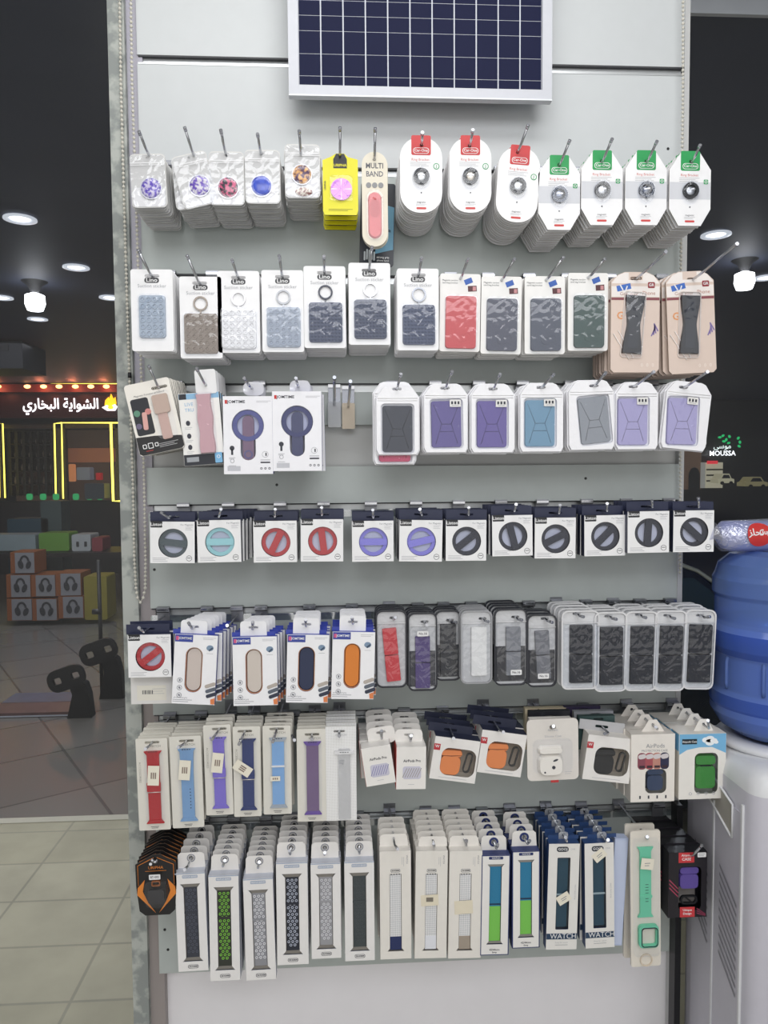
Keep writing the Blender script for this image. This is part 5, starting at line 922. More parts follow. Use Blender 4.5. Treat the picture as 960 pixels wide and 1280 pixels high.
# bottle
def bluemat(c1='8fb0ee', c2='8fb0f0', c3='9dbcff', dens=.55):
    m = bpy.data.materials.new('blue_polycarbonate'); m.use_nodes = True; nt = m.node_tree; nt.nodes.clear(); out = nt.nodes.new('ShaderNodeOutputMaterial')
    tr = nt.nodes.new('ShaderNodeBsdfTransparent'); tr.inputs[0].default_value = lin(c1); gl = nt.nodes.new('ShaderNodeBsdfGlossy'); gl.inputs['Roughness'].default_value = .12
    df = nt.nodes.new('ShaderNodeBsdfDiffuse'); df.inputs[0].default_value = lin(c2); tl = nt.nodes.new('ShaderNodeBsdfTranslucent'); tl.inputs[0].default_value = lin(c3)
    a = nt.nodes.new('ShaderNodeMixShader'); a.inputs[0].default_value = .4; b = nt.nodes.new('ShaderNodeMixShader'); c = nt.nodes.new('ShaderNodeMixShader'); c.inputs[0].default_value = dens
    lw = nt.nodes.new('ShaderNodeLayerWeight'); lw.inputs[0].default_value = .25; nz = nt.nodes.new('ShaderNodeTexNoise'); nz.inputs['Scale'].default_value = 30; tc = nt.nodes.new('ShaderNodeTexCoord'); nt.links.new(tc.outputs['Object'], nz.inputs['Vector'])
    bp = nt.nodes.new('ShaderNodeBump'); bp.inputs['Strength'].default_value = .35; bp.inputs['Distance'].default_value = .004; nt.links.new(nz.outputs['Fac'], bp.inputs['Height']); nt.links.new(bp.outputs['Normal'], gl.inputs['Normal'])
    nt.links.new(df.outputs[0], a.inputs[1]); nt.links.new(tl.outputs[0], a.inputs[2]); nt.links.new(tr.outputs[0], c.inputs[1]); nt.links.new(a.outputs[0], c.inputs[2])
    nt.links.new(lw.outputs['Fresnel'], b.inputs[0]); nt.links.new(c.outputs[0], b.inputs[1]); nt.links.new(gl.outputs[0], b.inputs[2]); nt.links.new(b.outputs[0], out.inputs[0]); return m
BL = bluemat()
bt = thing('water_bottle', (bc.x, bc.y, zt), 'large blue water bottle upside down on the white dispenser', 'water bottle')
R = .136; prof0 = [(.03, .0), (.055, .012), (.09, .022), (.118, .04), (R, .07), (R, .085), (R + .002, .09), (R + .002, .115), (R - .006, .124), (R - .006, .195), (R - .004, .20), (R + .004, .215), (R + .005, .25), (R - .003, .262), (R - .006, .27), (R - .006, .32), (R - .001, .328), (R - .001, .36), (R - .006, .37), (R - .012, .392), (R - .035, .412), (R - .07, .42), (.0005, .412)]
prof = []
for a_, b_ in zip(prof0, prof0[1:]):
    prof += [a_, (a_[0] * .93 + b_[0] * .07, a_[1] * .93 + b_[1] * .07), (a_[0] * .07 + b_[0] * .93, a_[1] * .07 + b_[1] * .93)]
prof.append(prof0[-1]); BD = bluemat('5f83d8', '6488d6', '6e92ec', .6)
m = MB()
lo = [p for p in prof if p[1] <= .0851]; b1 = [p for p in prof if .0849 <= p[1] <= .1151]; md = [p for p in prof if .1149 <= p[1] <= .2001]; b2 = [p for p in prof if .1999 <= p[1] <= .2501]; up = [p for p in prof if p[1] >= .2499]
for pr, mt_ in ((lo, BL), (b1, BD), (md, BL), (b2, BD), (up, BL)): m.lathe(pr, mt_, 48)
for i in range(10):
    a_ = 2 * PI * i / 10 + .2; m.tube([(math.cos(a_) * (R - .007), math.sin(a_) * (R - .007), .128), (math.cos(a_) * (R - .004), math.sin(a_) * (R - .004), .14), (math.cos(a_) * (R - .004), math.sin(a_) * (R - .004), .185), (math.cos(a_) * (R - .007), math.sin(a_) * (R - .007), .196)], .004, BL, 6)
m.obj('bottle_shell', 1, bt)
m = MB(); m.lathe([(.0005, .012), (.05, .02), (.085, .03), (.112, .046), (R - .012, .075), (R - .012, .12), (R - .014, .2), (R - .006, .225), (R - .012, .26), (.0005, .26)], mat('86a8e6', .15, 0, 0, 12, .25), 40); m.obj('water', 1, bt)
# wrapped pack lying on the bottle
wp = thing('wrapped_cup_pack', (.853, -.14, zt + .42 + .033), 'plastic wrapped roll with a red round label lying on the blue bottle', 'wrapped pack')
m = MB(); pts = [(-.055, 0, 0), (-.045, 0, .002), (-.025, 0, .0), (.06, 0, 0), (.15, 0, 0)]; m.tube(pts, .03, mat('a9b4e2', .35, 0, .3, 60, .15), 18, True, [.018, .029, .032, .032, .028]); m.obj('cup_stack', 1, wp)
m = MB(); m.tube([(-.072, 0, .01), (-.062, 0, .006), (-.045, 0, 0), (.06, 0, 0), (.16, 0, 0)], .03, clear('eef0ff', .3, .08, .9, 80, .12), 16, True, [.022, .016, .033, .0355, .03]); m.obj('plastic_wrap', 1, wp)
m = MB(); p = []
for i in range(9):
    a = math.radians(20 - 100 * i / 8 + 0)
    p.append(a)
base = len(m.v)
def onr(x, a, r=.0362): return (x, -r * math.cos(a), r * math.sin(a))
N = 24; m.v.append(onr(.018, .15))
for rr in (.5, 1):
    for i in range(N): t = 2 * PI * i / N; m.v.append(onr(.018 + .027 * rr * math.cos(t), .15 + .75 * rr * math.sin(t)))
for i in range(N): m.face((base, base + 1 + i, base + 1 + (i + 1) % N), red_ink, True); m.face((base + 1 + i, base + 1 + N + i, base + 1 + N + (i + 1) % N, base + 1 + (i + 1) % N), red_ink, True)
m.obj('round_label', 1, wp)
m = MB(); wt = ''.join(chr(c) for c in (0xFE97, 0xFEA4, 0xFE8E, 0xFEB0))[::-1]
for txt, x, y, s_ in ((wt, .01, .004, .02), ('Cup', .028, .004, .014)):
    vs, fs = glyphs(txt, True); b = len(m.v)
    for a_, b_ in vs: m.v.append(onr(x + a_ * s_, .15 + (y + b_ * s_) / .0362, .0368))
    for f in fs: m.face([b + i for i in f], white)
m.obj('label_text', 1, wp)

# ================================================================== OUTSIDE (behind the glass)
FZ, CZ = -.0, 2.95
def simple(name, f, mt=None): b = MB(); f(b); return b.obj(name)
# floors
def paver():
    m = bpy.data.materials.new('pavers'); m.use_nodes = True; nt = m.node_tree; b = nt.nodes['Principled BSDF']; b.inputs['Roughness'].default_value = .6
    tc = nt.nodes.new('ShaderNodeTexCoord'); br = nt.nodes.new('ShaderNodeTexBrick'); br.offset = 0; mp = nt.nodes.new('ShaderNodeMapping'); mp.inputs['Location'].default_value = (.02, .05, 0)
    br.inputs['Scale'].default_value = 1; br.inputs['Brick Width'].default_value = .40; br.inputs['Row Height'].default_value = .27; br.inputs['Mortar Size'].default_value = .006; br.inputs['Mortar Smooth'].default_value = .4
    br.inputs['Color1'].default_value = lin('b3ae98'); br.inputs['Color2'].default_value = lin('aba68f'); br.inputs['Mortar'].default_value = lin('959180')
    nz = nt.nodes.new('ShaderNodeTexNoise'); nz.inputs['Scale'].default_value = 5; nz.inputs['Detail'].default_value = 8; mx = nt.nodes.new('ShaderNodeMix'); mx.data_type = 'RGBA'; mx.blend_type = 'MULTIPLY'; mx.inputs['Factor'].default_value = .55
    rp = nt.nodes.new('ShaderNodeValToRGB'); rp.color_ramp.elements[0].position = .3; rp.color_ramp.elements[0].color = (.6, .6, .6, 1); rp.color_ramp.elements[1].position = .65
    nt.links.new(tc.outputs['Object'], mp.inputs[0]); nt.links.new(mp.outputs[0], br.inputs['Vector']); nt.links.new(tc.outputs['Object'], nz.inputs['Vector']); nt.links.new(nz.outputs['Fac'], rp.inputs[0])
    nt.links.new(br.outputs['Color'], mx.inputs['A']); nt.links.new(rp.outputs[0], mx.inputs['B']); nt.links.new(mx.outputs['Result'], b.inputs['Base Color']); return m
def tile(c1, c2, mo, w, h, rough=.25):
    m = bpy.data.materials.new('tiles'); m.use_nodes = True; nt = m.node_tree; b = nt.nodes['Principled BSDF']; b.inputs['Roughness'].default_value = rough
    tc = nt.nodes.new('ShaderNodeTexCoord'); br = nt.nodes.new('ShaderNodeTexBrick'); br.offset = 0; mp = nt.nodes.new('ShaderNodeMapping'); mp.inputs['Rotation'].default_value = (0, 0, math.radians(-32))
    br.inputs['Scale'].default_value = 1; br.inputs['Brick Width'].default_value = w; br.inputs['Row Height'].default_value = h; br.inputs['Mortar Size'].default_value = .008
    br.inputs['Color1'].default_value = lin(c1); br.inputs['Color2'].default_value = lin(c2); br.inputs['Mortar'].default_value = lin(mo)
    nt.links.new(tc.outputs['Object'], mp.inputs[0]); nt.links.new(mp.outputs[0], br.inputs['Vector']); nt.links.new(br.outputs['Color'], b.inputs['Base Color']); return m
yth = atz(100, 1027, 0).y
s = MB(); s.box(-7, 9, .02, yth, -.04, 0, paver()); struct(s.obj('floor_pavement'))
s = MB(); s.box(-7, 9, yth, yth + .05, -.04, .004, mat('b9b5a6', .6, 0, .3, 20, .1)); struct(s.obj('floor_threshold'))
s = MB(); s.box(-7, 9, yth + .05, 13, -.04, 0, tile('6d6a66', '625f5c', '4a4846', .6, .6)); struct(s.obj('floor_arcade'))
s = MB(); s.box(-7, 7, -4, .02, -.06, 0, mat('b8b5ac', .3)); struct(s.obj('floor'))
DC = mat('3e4456', .6, 0, .1, 3, .2)
s = MB(); s.box(-7, 9, .09, 13, CZ, CZ + .05, DC); struct(s.obj('ceiling_outside'))
s = MB(); s.box(XR + .1, 5, .5, .515, at(900, 17, .5).z, 3.4, mat('d5d5d5', .6, 0, .2, 6, .12)); struct(s.obj('trim_18'))
# windows panes
GLS = clear('dfe2e6', .022, .22, 0, 10, .012)  # slight milk in the pane paints a veil of haze
for i, (xa, xb) in enumerate(((-4.2, JX0), (XR + .012, 4.2))):
    s = MB(); s.quad([(xa, .025, -.02), (xb, .025, -.02), (xb, .025, 3.1), (xa, .025, 3.1)], GLS); struct(s.obj('window_%d' % (i + 1)))
# downlights on the outside ceiling
EM = mat('ffffff', .5, 0, 0, 5, 0, 9); EMW = mat('f4f7ff', .5, 0, 0, 5, 0, 3.2)
def down(px, py, lb, r=.085):
    p = atz(px, py, CZ); t = thing('ceiling_downlight', (p.x, p.y, CZ), lb, 'ceiling light', 'round downlights in the dark outside ceiling')
    m = MB(); m.lathe([(r * .62, -.002), (r, -.004), (r * 1.02, -.012), (r * .7, -.012), (r * .62, -.002)], mat('dfe3ea', .4, 0, 0, 5, 0, .7), 24); m.obj('rim', 1, t)
    m = MB(); m.lathe([(.0005, -.01), (r * .45, -.012), (r * .62, -.006), (r * .66, 0)], EMW, 20); m.obj('lens', 1, t)
    l = bpy.data.lights.new('downlight', 'SPOT'); l.energy = 30; l.spot_size = 2.6; l.shadow_soft_size = .05; l.color = (.9, .94, 1); o = bpy.data.objects.new('downlight', l); COL.objects.link(o); o.location = (p.x, p.y, CZ - .04)
for px, py, lb in ((25, 272, 'round downlight nearest the pane, highest of the left group'), (95, 333, 'round downlight second highest, above the caged bulb'), (47, 398, 'small round downlight just below the hanging bulb lamp'), (2, 371, 'downlight cut by the left picture edge'), (138, 371, 'small downlight touching the scratched jamb'), (895, 292, 'round downlight seen above the beige phone strap hook'), (957, 346, 'downlight cut by the right picture edge')): down(px, py, lb)
for px, py, lb in ((43, 352, 'bright hanging bulb lamp on a dark cone mount over the arcade'), (931, 325, 'bright hanging bulb lamp seen above the water bottle')):
    p = atz(px, py, CZ); t = thing('hanging_bulb', (p.x, p.y, CZ), lb, 'hanging lamp', 'hanging bulb lamps outside'); q = (p - CAM).length / F
    m = MB(); m.lathe([(14 * q, 0), (7 * q, -5 * q), (4 * q, -12 * q), (3.4 * q, -14 * q)], mat('141519', .6), 20); m.obj('mount', 1, t)
    m = MB(); m.lathe([(5 * q, -13 * q), (10 * q, -15 * q), (10.5 * q, -24 * q), (8 * q, -31 * q), (.01 * q, -32 * q)], EM, 20); m.obj('bulb', 1, t)
# ceiling air conditioner
p = at(-25, 432, 6.5); ac = thing('air_conditioner', (p.x, p.y, p.z), 'dark boxy air conditioning unit under the outside ceiling', 'air conditioner')
m = MB(); m.box(-.3, .56, -.3, .3, -.28, -.0, mat('23262d', .5)); m.obj('housing', 1, ac); m = MB(); m.box(-.1, .42, -.305, -.3, -.10, -.04, black); m.obj('vent', 1, ac)
# ----- grill restaurant across the arcade
YR = 10.2
def P(px, py, Y=YR): return at(px, py, Y)
rs = thing('restaurant_front', (P(70, 560).x, YR, 0), 'grill restaurant front with neon window outlines under a red lit sign', 'restaurant')
R0 = Vector((P(70, 560).x, YR, 0))
def rb(m, x0, y0, x1, y1, d0, d1, mt):
    a, b = P(x0, y1) - R0, P(x1, y0) - R0; m.box(a.x, b.x, d0, d1, a.z, b.z, mt)
m = MB(); rb(m, -60, 380, 190, 474, .0, .3, mat('34363c', .6)); rb(m, -60, 530, 190, 536, .0, .1, mat('3a3634', .6)); rb(m, -60, 626, 190, 900, .0, .1, mat('231f1f', .5)); rb(m, 70, 530, 81, 626, 0, .1, mat('2a2624', .5)); rb(m, 146, 530, 190, 626, 0, .1, mat('2a2830', .5)); rb(m, -60, 530, 3, 626, 0, .1, mat('2c2826', .5)); m.obj('facade', 1, rs)
m = MB(); rb(m, -60, 522 - 40, 190, 523, -.06, 0, mat('3a1216', .4)); rb(m, -60, 482, 190, 492, -.2, -.06, mat('6a2a20', .5)); m.obj('sign_board', 1, rs)
SG = ''.join(chr(c) for c in [0xFE8D, 0xFEDF, 0xFEB8, 0xFEEE, 0xFE8D, 0xFEF3, 0xFE94, 0x20, 0xFE8D, 0xFEDF, 0xFE92, 0xFEA8, 0xFE8E, 0xFEAD, 0xFEF1])[::-1]
m = MB(); c = P(78.5, 506) - R0; kq = kk(P(81, 506)); m.text(SG, c.x, c.z, 17.5 * kq, .08, mat('ffffff', .5, 0, 0, 5, 0, 2.2), 0, True, .88); m.obj('sign_lettering', 1, rs)
m = MB(); c = P(140, 505) - R0
FL = mat('f7c21a', .5, 0, 0, 5, 0, 1.6); m.prism([(c.x + x * kq, c.z + y * kq) for x, y in ((-7, -2), (-6, 4), (-2, 8), (-2, 3), (1, 12), (4, 5), (6, 8), (7, 1), (6, -4), (0, -5))], .06, .09, FL); m.prism([(c.x + x * kq, c.z + y * kq) for x, y in ((-10, -5), (-4, -2), (0, -4), (6, -1), (9, -4), (6, -9), (-4, -9))], .09, .11, mat('ffffff', .5, 0, 0, 5, 0, 1.8)); m.prism(ell(c.x + 1 * kq, c.z - 5 * kq, 3.4 * kq, 2.4 * kq), .11, .12, mat('ffe02a', .5, 0, 0, 5, 0, 2)); m.obj('flame_logo', 1, rs)
YN = mat('ffe95a', .5, 0, 0, 5, 0, 3.2)
def neon(name, pts, r=1.0):
    m = MB(); m.tube([(P(x, y).x - R0.x, -.1, P(x, y).z - R0.z) for x, y in pts], r * kq, YN, 6); m.obj(name, 1, rs)
neon('neon_strip', [(-40, 478.5), (165, 480)], 1.2)
neon('neon_outline', [(3, 622), (2, 530), (7, 530), (10, 622)], .8)
neon('neon_outline', [(73, 622), (71, 530), (80, 529)], .9); neon('neon_outline', [(82, 623), (80, 529), (150, 529)], .9); neon('neon_outline', [(141, 529), (144, 606 + 20), (160, 626)], 1.5)
m = MB(); rb(m, 3, 535, 148, 628, .5, .55, mat('57463c', .6, 0, 0, 4, .4, .25)); m.obj('back_wall', 1, rs)  # faint emission paints indoor light onto the wall
for i in range(7):
    c = P((5, 41, 61, 80, 100, 119, 138)[i], 485) - R0; m = MB(); m.dome(c.x, c.z, 4 * kq, 2.4 * kq, .2, .05, mat('ffb26a', .5, 0, 0, 5, 0, 5), 12, 3); m.obj('sign_spotlight', 1, rs)
    if i % 2 == 0:
        l = bpy.data.lights.new('sign_glow', 'POINT'); l.energy = 2.5; l.color = (1, .25, .12); l.shadow_soft_size = .05; o = bpy.data.objects.new('sign_glow', l); COL.objects.link(o); o.location = R0 + Vector((c.x, -.35, c.z - .04))
# shelf grid, fittings behind the windows; own glow stands in for indoor light
random.seed(3)
m = MB()
for j in range(5): rb(m, 8, 537 + j * 17, 70, 539 + j * 17, .1, .3, mat('1d1b1b', .5))
for j in range(8): rb(m, 8 + j * 9, 537, 9 + j * 9, 620, .1, .3, mat('1f1d1d', .5))
o = m.obj('shelf_rack', 1, None, R0); tag(o, 'dark shelf rack behind the restaurant window outlined in yellow', 'shelf rack')
for j in range(4):
    for i in range(6):
        m = MB(); c = P(13 + i * 9.4, 548 + j * 18); q = random.uniform(.8, 1.2); m.lathe([(.0005, 0), (.04 * q, 0), (.05 * q, .04), (.03 * q, .09 * q), (.012, .12 * q), (.012, .15 * q)], mat(('5b5148', '6a5a4c', '3f3a3a', '7a6a58')[(i + j) % 4], .4, 0, 0, 5, 0, .12), 10)
        o = m.obj('jar', 1, None, (c.x, YR + .22, P(13, 554 + j * 17).z)); tag(o, 'small dark jar on the %s shelf of the restaurant rack' % ('topmost', 'second', 'third', 'lowest')[j], 'jar', 'jars on the restaurant rack, shelf %s' % ('one', 'two', 'three', 'four')[j])
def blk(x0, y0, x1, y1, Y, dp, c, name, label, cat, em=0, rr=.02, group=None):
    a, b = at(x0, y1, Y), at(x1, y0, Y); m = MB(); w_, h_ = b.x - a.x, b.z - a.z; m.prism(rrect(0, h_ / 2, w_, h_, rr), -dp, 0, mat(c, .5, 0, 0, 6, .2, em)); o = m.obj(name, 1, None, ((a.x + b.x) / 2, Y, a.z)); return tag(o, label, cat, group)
blk(30, 590, 70, 612, YR + .35, .1, 'c98a63', 'counter', 'warm self-glowing counter panel behind the left restaurant window', 'counter', .4)
blk(84, 560, 142, 578, YR + .4, .1, '9a6248', 'awning', 'brown self-glowing canopy inside the right restaurant window', 'canopy', .35)
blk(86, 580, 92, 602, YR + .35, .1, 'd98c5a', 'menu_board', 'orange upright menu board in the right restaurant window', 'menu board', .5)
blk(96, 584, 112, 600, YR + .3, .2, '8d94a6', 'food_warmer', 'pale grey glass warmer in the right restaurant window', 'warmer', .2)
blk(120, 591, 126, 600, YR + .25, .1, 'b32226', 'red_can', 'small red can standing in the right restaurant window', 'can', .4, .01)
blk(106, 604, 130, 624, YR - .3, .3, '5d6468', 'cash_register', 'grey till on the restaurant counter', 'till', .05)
for i, x in enumerate((33, 50, 66, 91, 108, 121)):
    blk(x, 617, x + 7, 625, YR - .12, .03, '2f9a5a', 'green_lamp', ('small green lamp along the restaurant sill, %s from the left' % ('first', 'second', 'third', 'fourth', 'fifth', 'sixth')[i]), 'lamp', .8, .03, 'green lamps along the restaurant sill')
# ----- goods on a low bench and cartons below
YB = 7.0
bench = thing('display_bench', (at(60, 694, YB).x, YB, 0), 'long dark bench carrying boxes in front of the restaurant', 'bench')
a0, a1 = at(-60, 697, YB), at(158, 689, YB); m = MB(); m.box(a0.x - bench.location.x, a1.x - bench.location.x, -.1, .6, a0.z, a1.z, mat('1d1719', .4)); m.obj('bench_top', 1, bench)
for x in (-55, 154): c = at(x, 700, YB); m = MB(); m.box(c.x - bench.location.x - .03, c.x - bench.location.x + .03, 0, .05, 0, a0.z, mat('1d1719', .4)); m.obj('leg', 1, bench)
for x0_, x1_, y0_, y1_, c, nm, lb in ((-30, 44, 668, 689, '7d8a8c', 'crate', 'pale grey crate on the dark bench at the far left'), (49, 86, 666, 689, '5d8a2e', 'green_carton', 'lime green carton on the dark bench'), (90, 113, 668, 689, '9fa3a3', 'white_carton', 'white carton with small dark pictures on the bench'), (115, 128, 672, 689, '7a2f36', 'red_carton', 'dark red carton on the bench beside the white one'), (12, 60, 648, 743, '1d3d4a', 'teal_bin', 'dark teal bin above the crates behind the bench'), (54, 76, 626, 743, '3c4a48', 'counter_screen', 'grey green counter screen below the restaurant window')):
    o = blk(x0_, y0_, x1_, y1_, YB + (.05 if y1_ == 689 else .7), .3, c, nm, lb, 'carton', 0)
    if nm == 'white_carton':
        for q in (-.04, .05): m = MB(); m.prism(rrect(q, .08, .03, .06, .01), 0, .004, mat('2c2c2e', .5)); m.obj('printed_picture', 1, o)
def carton(x0, y0, x1, y1, lb, Y=6.1):
    a, b = at(x0, y1, Y), at(x1, y0, Y); w_, h_ = b.x - a.x, b.z - a.z; t = thing('headphone_carton', ((a.x + b.x) / 2, Y, max(0, a.z)), lb, 'carton', 'orange cartons with headphone pictures')
    m = MB(); m.box(-w_ * .72, w_ / 2, 0, .3, 0, h_, mat('7d4620', .5)); m.obj('box_body', 1, t)
    m = MB(); m.prism(rect(0, h_ / 2, w_ * .96, h_ * .95), .001, .006, mat('7c7c80', .5)); m.obj('front_print', 1, t)
    H_ = mat('2b2b2f', .5); m = MB(); arc = [(.24 * math.cos(a), .08 + .28 * math.sin(a)) for a in [PI * i / 12 for i in range(13)]] + [(.15 * math.cos(a), .08 + .19 * math.sin(a)) for a in [PI * i / 12 for i in range(12, -1, -1)]]
    m.prism([(x * w_, h_ * .5 + y * h_) for x, y in arc], .006, .012, H_); m.prism(ell(-.19 * w_, h_ * .42, .13 * w_, .2 * h_, 14, 15), .006, .014, H_); m.prism(ell(.2 * w_, h_ * .4, .12 * w_, .19 * h_, 14, -20), .006, .014, H_); m.obj('headphone_picture', 1, t)
for x0_, y0_, x1_, y1_, lb in ((14, 718, 38, 747, 'middle left orange carton with headphone picture'), (45, 718, 69, 746, 'orange carton with headphone picture, middle of the upper full row'), (76, 716, 101, 745, 'orange carton with headphone picture, upper row, nearest the yellow box'), (15, 748, 40, 776, 'bottom left orange carton with headphone picture'), (46, 748, 71, 776, 'orange carton with headphone picture, middle of the bottom row'), (79, 745, 104, 773, 'orange carton with headphone picture, bottom row, nearest the yellow box'), (19, 690, 43, 717, 'single orange carton with headphone picture topmost of the pile')): carton(x0_, y0_, x1_, y1_, lb)
blk(106, 720, 133, 775, 6.12, .3, '7d7325', 'yellow_carton', 'dull yellow upright carton beside the orange cartons', 'carton')
# ----- tall stand and two scooter-like holders
def holder(px, py, ptop, Y, lb, pole=None, s=1):
    f = at(px, py, Y); f.z = 0; K = mat('1a1a1c', .4); q = kk(at(px, py, Y)); t = thing('steering_wheel_stand', (f.x, Y, 0), lb, 'stand', 'black stands with looped heads outside')
    top = at(px, ptop, Y).z; H = top
    m = MB(); m.prism([(-14 * q, 0), (16 * q, 0), (13 * q, H * .55), (9 * q, H * .8), (-2 * q, H * .92), (-12 * q, H * .86), (-7 * q, H * .55)], -.08, .0, K); m.obj('column', 1, t)
    m = MB(); m.prism([[turn(p, -12 * q, H * .97, 18) for p in rrect(0, 0, 46 * q, 28 * q, 12 * q, 6)], [turn(p, -12 * q, H * .97, 18) for p in rrect(-11 * q, 0, 10 * q, 8 * q, 3 * q)], [turn(p, -12 * q, H * .97, 18) for p in rrect(12 * q, 0, 10 * q, 8 * q, 3 * q)]], 0, .03, K); m.obj('looped_head', 1, t)
    if pole:
        c = at(pole[0], pole[1], Y + .1); m = MB(); m.tube([(c.x - f.x, .1, 0), (c.x - f.x, .1, c.z)], .014, K); m.tube([(c.x - f.x - .05, .1, c.z * .62), (c.x - f.x + .01, .1, c.z * .62)], .02, K); m.obj('pole', 1, t)
holder(100, 960, 845, 3.1, 'black stand with a tilted looped head, nearer and lower one', None)
holder(140, 935, 812, 3.5, 'black stand with a looped head and a tall thin pole beside the jamb', (123, 700))
for i, (x0_, y0_, x1_) in enumerate(((2, 876, 86), (-20, 890, 90))):
    a = atz(x0_, y0_ + 8, 0); b = atz(x1_, y0_ + 8, 0); m = MB(); m.box(a.x, b.x, a.y, a.y + .22, 0, .03, mat(('51586a', '5d4a4a')[i], .3, 0, 0, 12, .4)); m.box(a.x, b.x, a.y - .005, a.y, .004, .012, mat('a9adb8', .3)); o = m.obj('reflection_slab'); tag(o, ('flat glossy package on the outside floor, farther one', 'flat glossy package on the outside floor, nearer one')[i], 'reflection')  # slabs shaped in place of a low reflection
# ----- right hand street
s = MB(); a, b = at(700, 560, 12.9), at(1250, 440, 12.9); s.box(a.x, b.x, 12.9, 13, 0, CZ, mat('25272a', .6, 0, 0, 2, .3)); struct(s.obj('wall_street'))
s = MB(); s.box(-7.5, 2.2, 12.9, 13, 0, CZ, mat('1d1b1c', .6)); struct(s.obj('wall_arcade'))
YS = 12.0
o = blk(855, 562, 882, 612, YS, .3, '5e4a3c', 'arched_building', 'small brown building with an arched doorway across the street', 'building', .5)  # emission put into the walls in place of street light
m = MB(); k2 = kk(at(868, 600, YS)); m.prism([(-8 * k2, 0), (6 * k2, 0), (6 * k2, 20 * k2), (3 * k2, 26 * k2), (-1 * k2, 28 * k2), (-5 * k2, 26 * k2), (-8 * k2, 20 * k2)], .001, .02, mat('262a33', .5)); m.obj('arched_door', 1, o)
sh = thing('corner_shop', at(895, 612, YS), 'brightly lit corner shop under a white lettered sign across the street', 'shop')
def sb(n, x0, y0, x1, y1, d, c, em):
    a, b = at(x0, y1, YS) - sh.location, at(x1, y0, YS) - sh.location; m = MB(); m.box(a.x, b.x, -d, -d + .02, a.z, b.z, mat(c, .5, 0, 0, 8, .3, em)); return m.obj(n, 1, sh)
sb('wall', 876, 545, 960, 612, .0, '2a2c2c', 0); sb('shop_window', 880, 578, 902, 610, .05, 'b9b39a', .55); sb('door_frame', 874, 578, 880, 610, .06, 'a9a8a0', .4); sb('red_sign', 881, 576, 894, 580, .1, 'c8303a', 1)
m = MB(); c = at(899, 567, YS) - sh.location; m.text('MOUSSA', c.x, c.z, 8.6 * k2, .12, mat('ffffff', .5, 0, 0, 5, 0, 1.6)); wt = ''.join(chr(q) for q in (0xFEE3, 0xFEEE, 0xFEB3, 0xFEF0))[::-1]; c = at(899, 558, YS) - sh.location; m.text(wt, c.x, c.z, 9 * k2, .12, mat('e9f5ee', .5, 0, 0, 5, 0, 1)); m.obj('sign_lettering', 1, sh)
m = MB()
for i, (x, y) in enumerate(((896, 547), (900, 545), (904, 550), (908, 546), (901, 552), (907, 554), (919, 548), (921, 553), (920, 558))): c = at(x, y, YS) - sh.location; m.prism(ell(c.x, c.z, 2 * k2, 1.4 * k2, 8, i * 40), .1, .12, mat('1fae62', .5, 0, 0, 5, 0, 1.1))
m.obj('green_sign', 1, sh)
for j in range(3): sb('shelf', 881, 586 + j * 7, 901, 588 + j * 7, .08, '4a4638', 0)
for i, (x0_, x1_, y0_, y1_, c, em, nm, lb) in enumerate(((898, 918, 592, 606, 'cfc9a8', .35, 'street_car', 'pale parked car small in the distance under the shop sign'), (932, 960, 596, 610, '8d8560', .4, 'street_car', 'yellowish glowing car far off near the picture edge'))):
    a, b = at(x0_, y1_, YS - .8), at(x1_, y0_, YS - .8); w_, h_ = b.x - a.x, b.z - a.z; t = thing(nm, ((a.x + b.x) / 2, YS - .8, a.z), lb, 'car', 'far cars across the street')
    m = MB(); m.prism([(-w_ / 2, h_ * .15), (w_ / 2, h_ * .15), (w_ / 2, h_ * .5), (w_ * .32, h_ * .58), (w_ * .18, h_), (-w_ * .22, h_), (-w_ * .4, h_ * .55), (-w_ / 2, h_ * .5)], -.3, 0, mat(c, .4, .2, 0, 5, 0, em)); m.obj('body', 1, t)  # body emission stands in for street light falling on it
    for s_ in (-1, 1): m = MB(); m.prism(ell(s_ * w_ * .28, h_ * .16, h_ * .16, n=12), 0, .02, black); m.obj('wheel', 1, t)
    m = MB(); m.prism([(-w_ * .3, h_ * .58), (w_ * .24, h_ * .58), (w_ * .14, h_ * .9), (-w_ * .18, h_ * .9)], .001, .01, mat('1d2226', .2)); m.obj('window', 1, t)
# dark parked car just outside the pane
YC = 1.0
cp = at(905, 900, YC); car = thing('parked_car', (at(850, 900, YC).x - .9, YC, 0), 'dark parked car just outside the pane behind the water bottle', 'car')
CP = mat('1a2026', .18, .3, 0, 5, .1); CG = mat('27383e', .08, 0, 0, 3, .3)
o0 = car.location
def cz(px, py): q = at(px, py, YC); return (q.x - o0.x, q.z)
roof = [cz(800, 700), cz(850, 706), cz(870, 713), cz(890, 727), cz(910, 748), cz(930, 775)]
body = [(-.6, .28)] + [(-.6, roof[0][1] - .1)] + roof + [cz(980, 805), cz(1080, 830), cz(1110, 900), (cz(1110, 900)[0], .28)]
m = MB(); m.prism(body[::-1], -1.5, 0, CP); m.obj('body', 1, car)
m = MB(); gl = [cz(845, 760), cz(845, 722), cz(866, 722), cz(886, 737), cz(903, 756), cz(918, 785), cz(845, 800)]; m.prism(gl[::-1], .001, .008, CG); m.obj('side_window', 1, car)
m = MB(); m.tube([(x, -.012, z) for x, z in roof], .008, mat('b9bcae', .2, .6)); m.obj('roof_trim', 1, car)
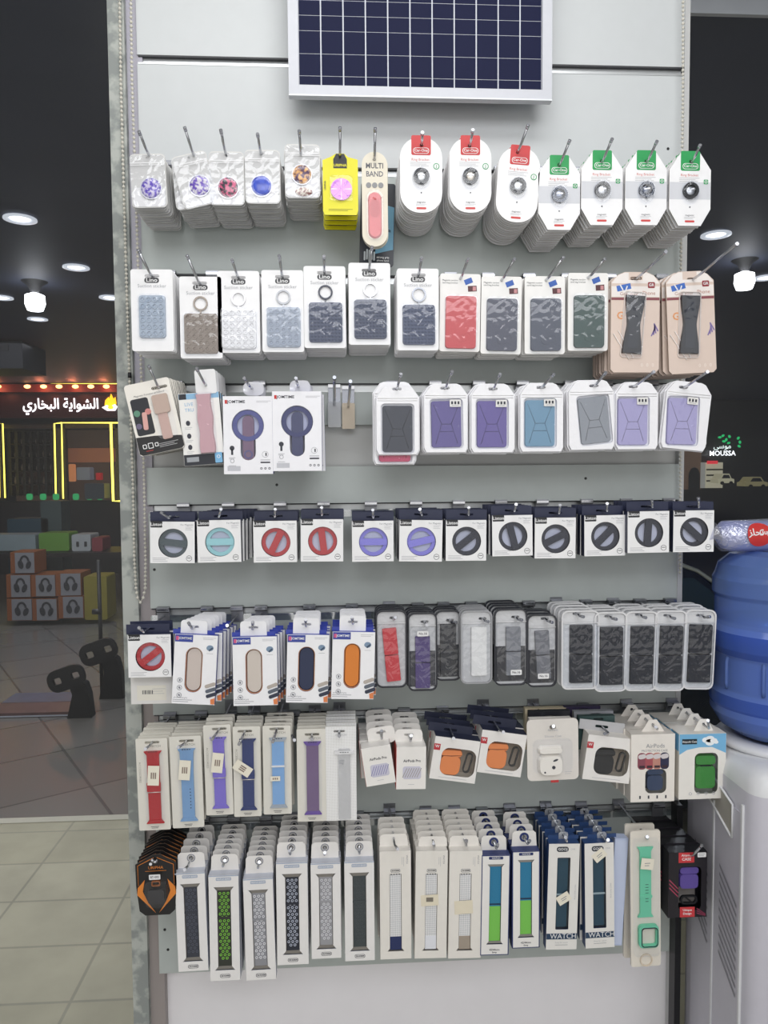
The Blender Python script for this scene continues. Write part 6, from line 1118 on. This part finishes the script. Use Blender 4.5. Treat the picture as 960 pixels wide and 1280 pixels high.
for x in (.1, cz(1040, 900)[0]):
    m = MB(); m.prism([ell(x, .3, .3, n=28), ell(x, .3, .17, n=28)], -.18, .02, black); m.prism(ell(x, .3, .17, n=20), -.1, .0, mat('7d8086', .3, .7)); m.obj('wheel', 1, car)

# ================================================================== LIGHT
def area(loc, rot, sx, sy, e, col=(1, 1, 1)):
    l = bpy.data.lights.new('area_light', 'AREA'); l.shape = 'RECTANGLE'; l.size = sx; l.size_y = sy; l.energy = e; l.color = col; o = bpy.data.objects.new('area_light', l); COL.objects.link(o); o.location = loc; o.rotation_euler = rot; return o
area((0.05, -.95, 3.05), (math.radians(22), 0, 0), 1.5, .5, 13, (1, .995, .98))
area((.35, -2.6, 2.95), (math.radians(48), 0, math.radians(6)), 2.6, 1.2, 40, (.97, .98, 1))
area((0.2, -4.1, 1.55), (math.radians(88), 0, math.radians(2)), 5.6, 2.7, 46, (1, .985, .96))  # added fill behind the camera, no real fixture, lifts the pack fronts
area((-2.2, 1.0, 2.9), (0, 0, 0), 2.5, 1.2, 60, (1, .97, .9))  # added to brighten the pavement beyond the pane
area((-2.8, 5.2, 2.9), (0, 0, 0), 3.5, 2.5, 26, (.98, .96, 1))  # added to brighten the arcade and its cartons
area((3.5, 6.5, 2.85), (0, 0, 0), 3, 3, 22, (.9, .95, 1))  # general lift over the right-hand street, no fixture built
w = bpy.data.worlds.new('world'); SC.world = w; w.use_nodes = True; w.node_tree.nodes['Background'].inputs[0].default_value = (.82, .86, .95, 1); w.node_tree.nodes['Background'].inputs[1].default_value = .28
# shop shell behind the camera
WL = mat('cfcdc8', .6)
s = MB(); s.box(-4.2, 4.2, -4.4, -4.3, 0, 3.1, WL); struct(s.obj('wall_rear'))
s = MB(); s.box(-4.2, 4.2, -4.3, .09, 3.1, 3.15, mat('d9d9d9', .7)); struct(s.obj('ceiling'))
SC.view_settings.view_transform = 'Standard'; SC.view_settings.look = 'None'; SC.view_settings.exposure = .14
SC.cycles.transparent_max_bounces = 24
for mm in list(bpy.data.materials):
    if not mm.users: bpy.data.materials.remove(mm)
bpy.context.view_layer.update()
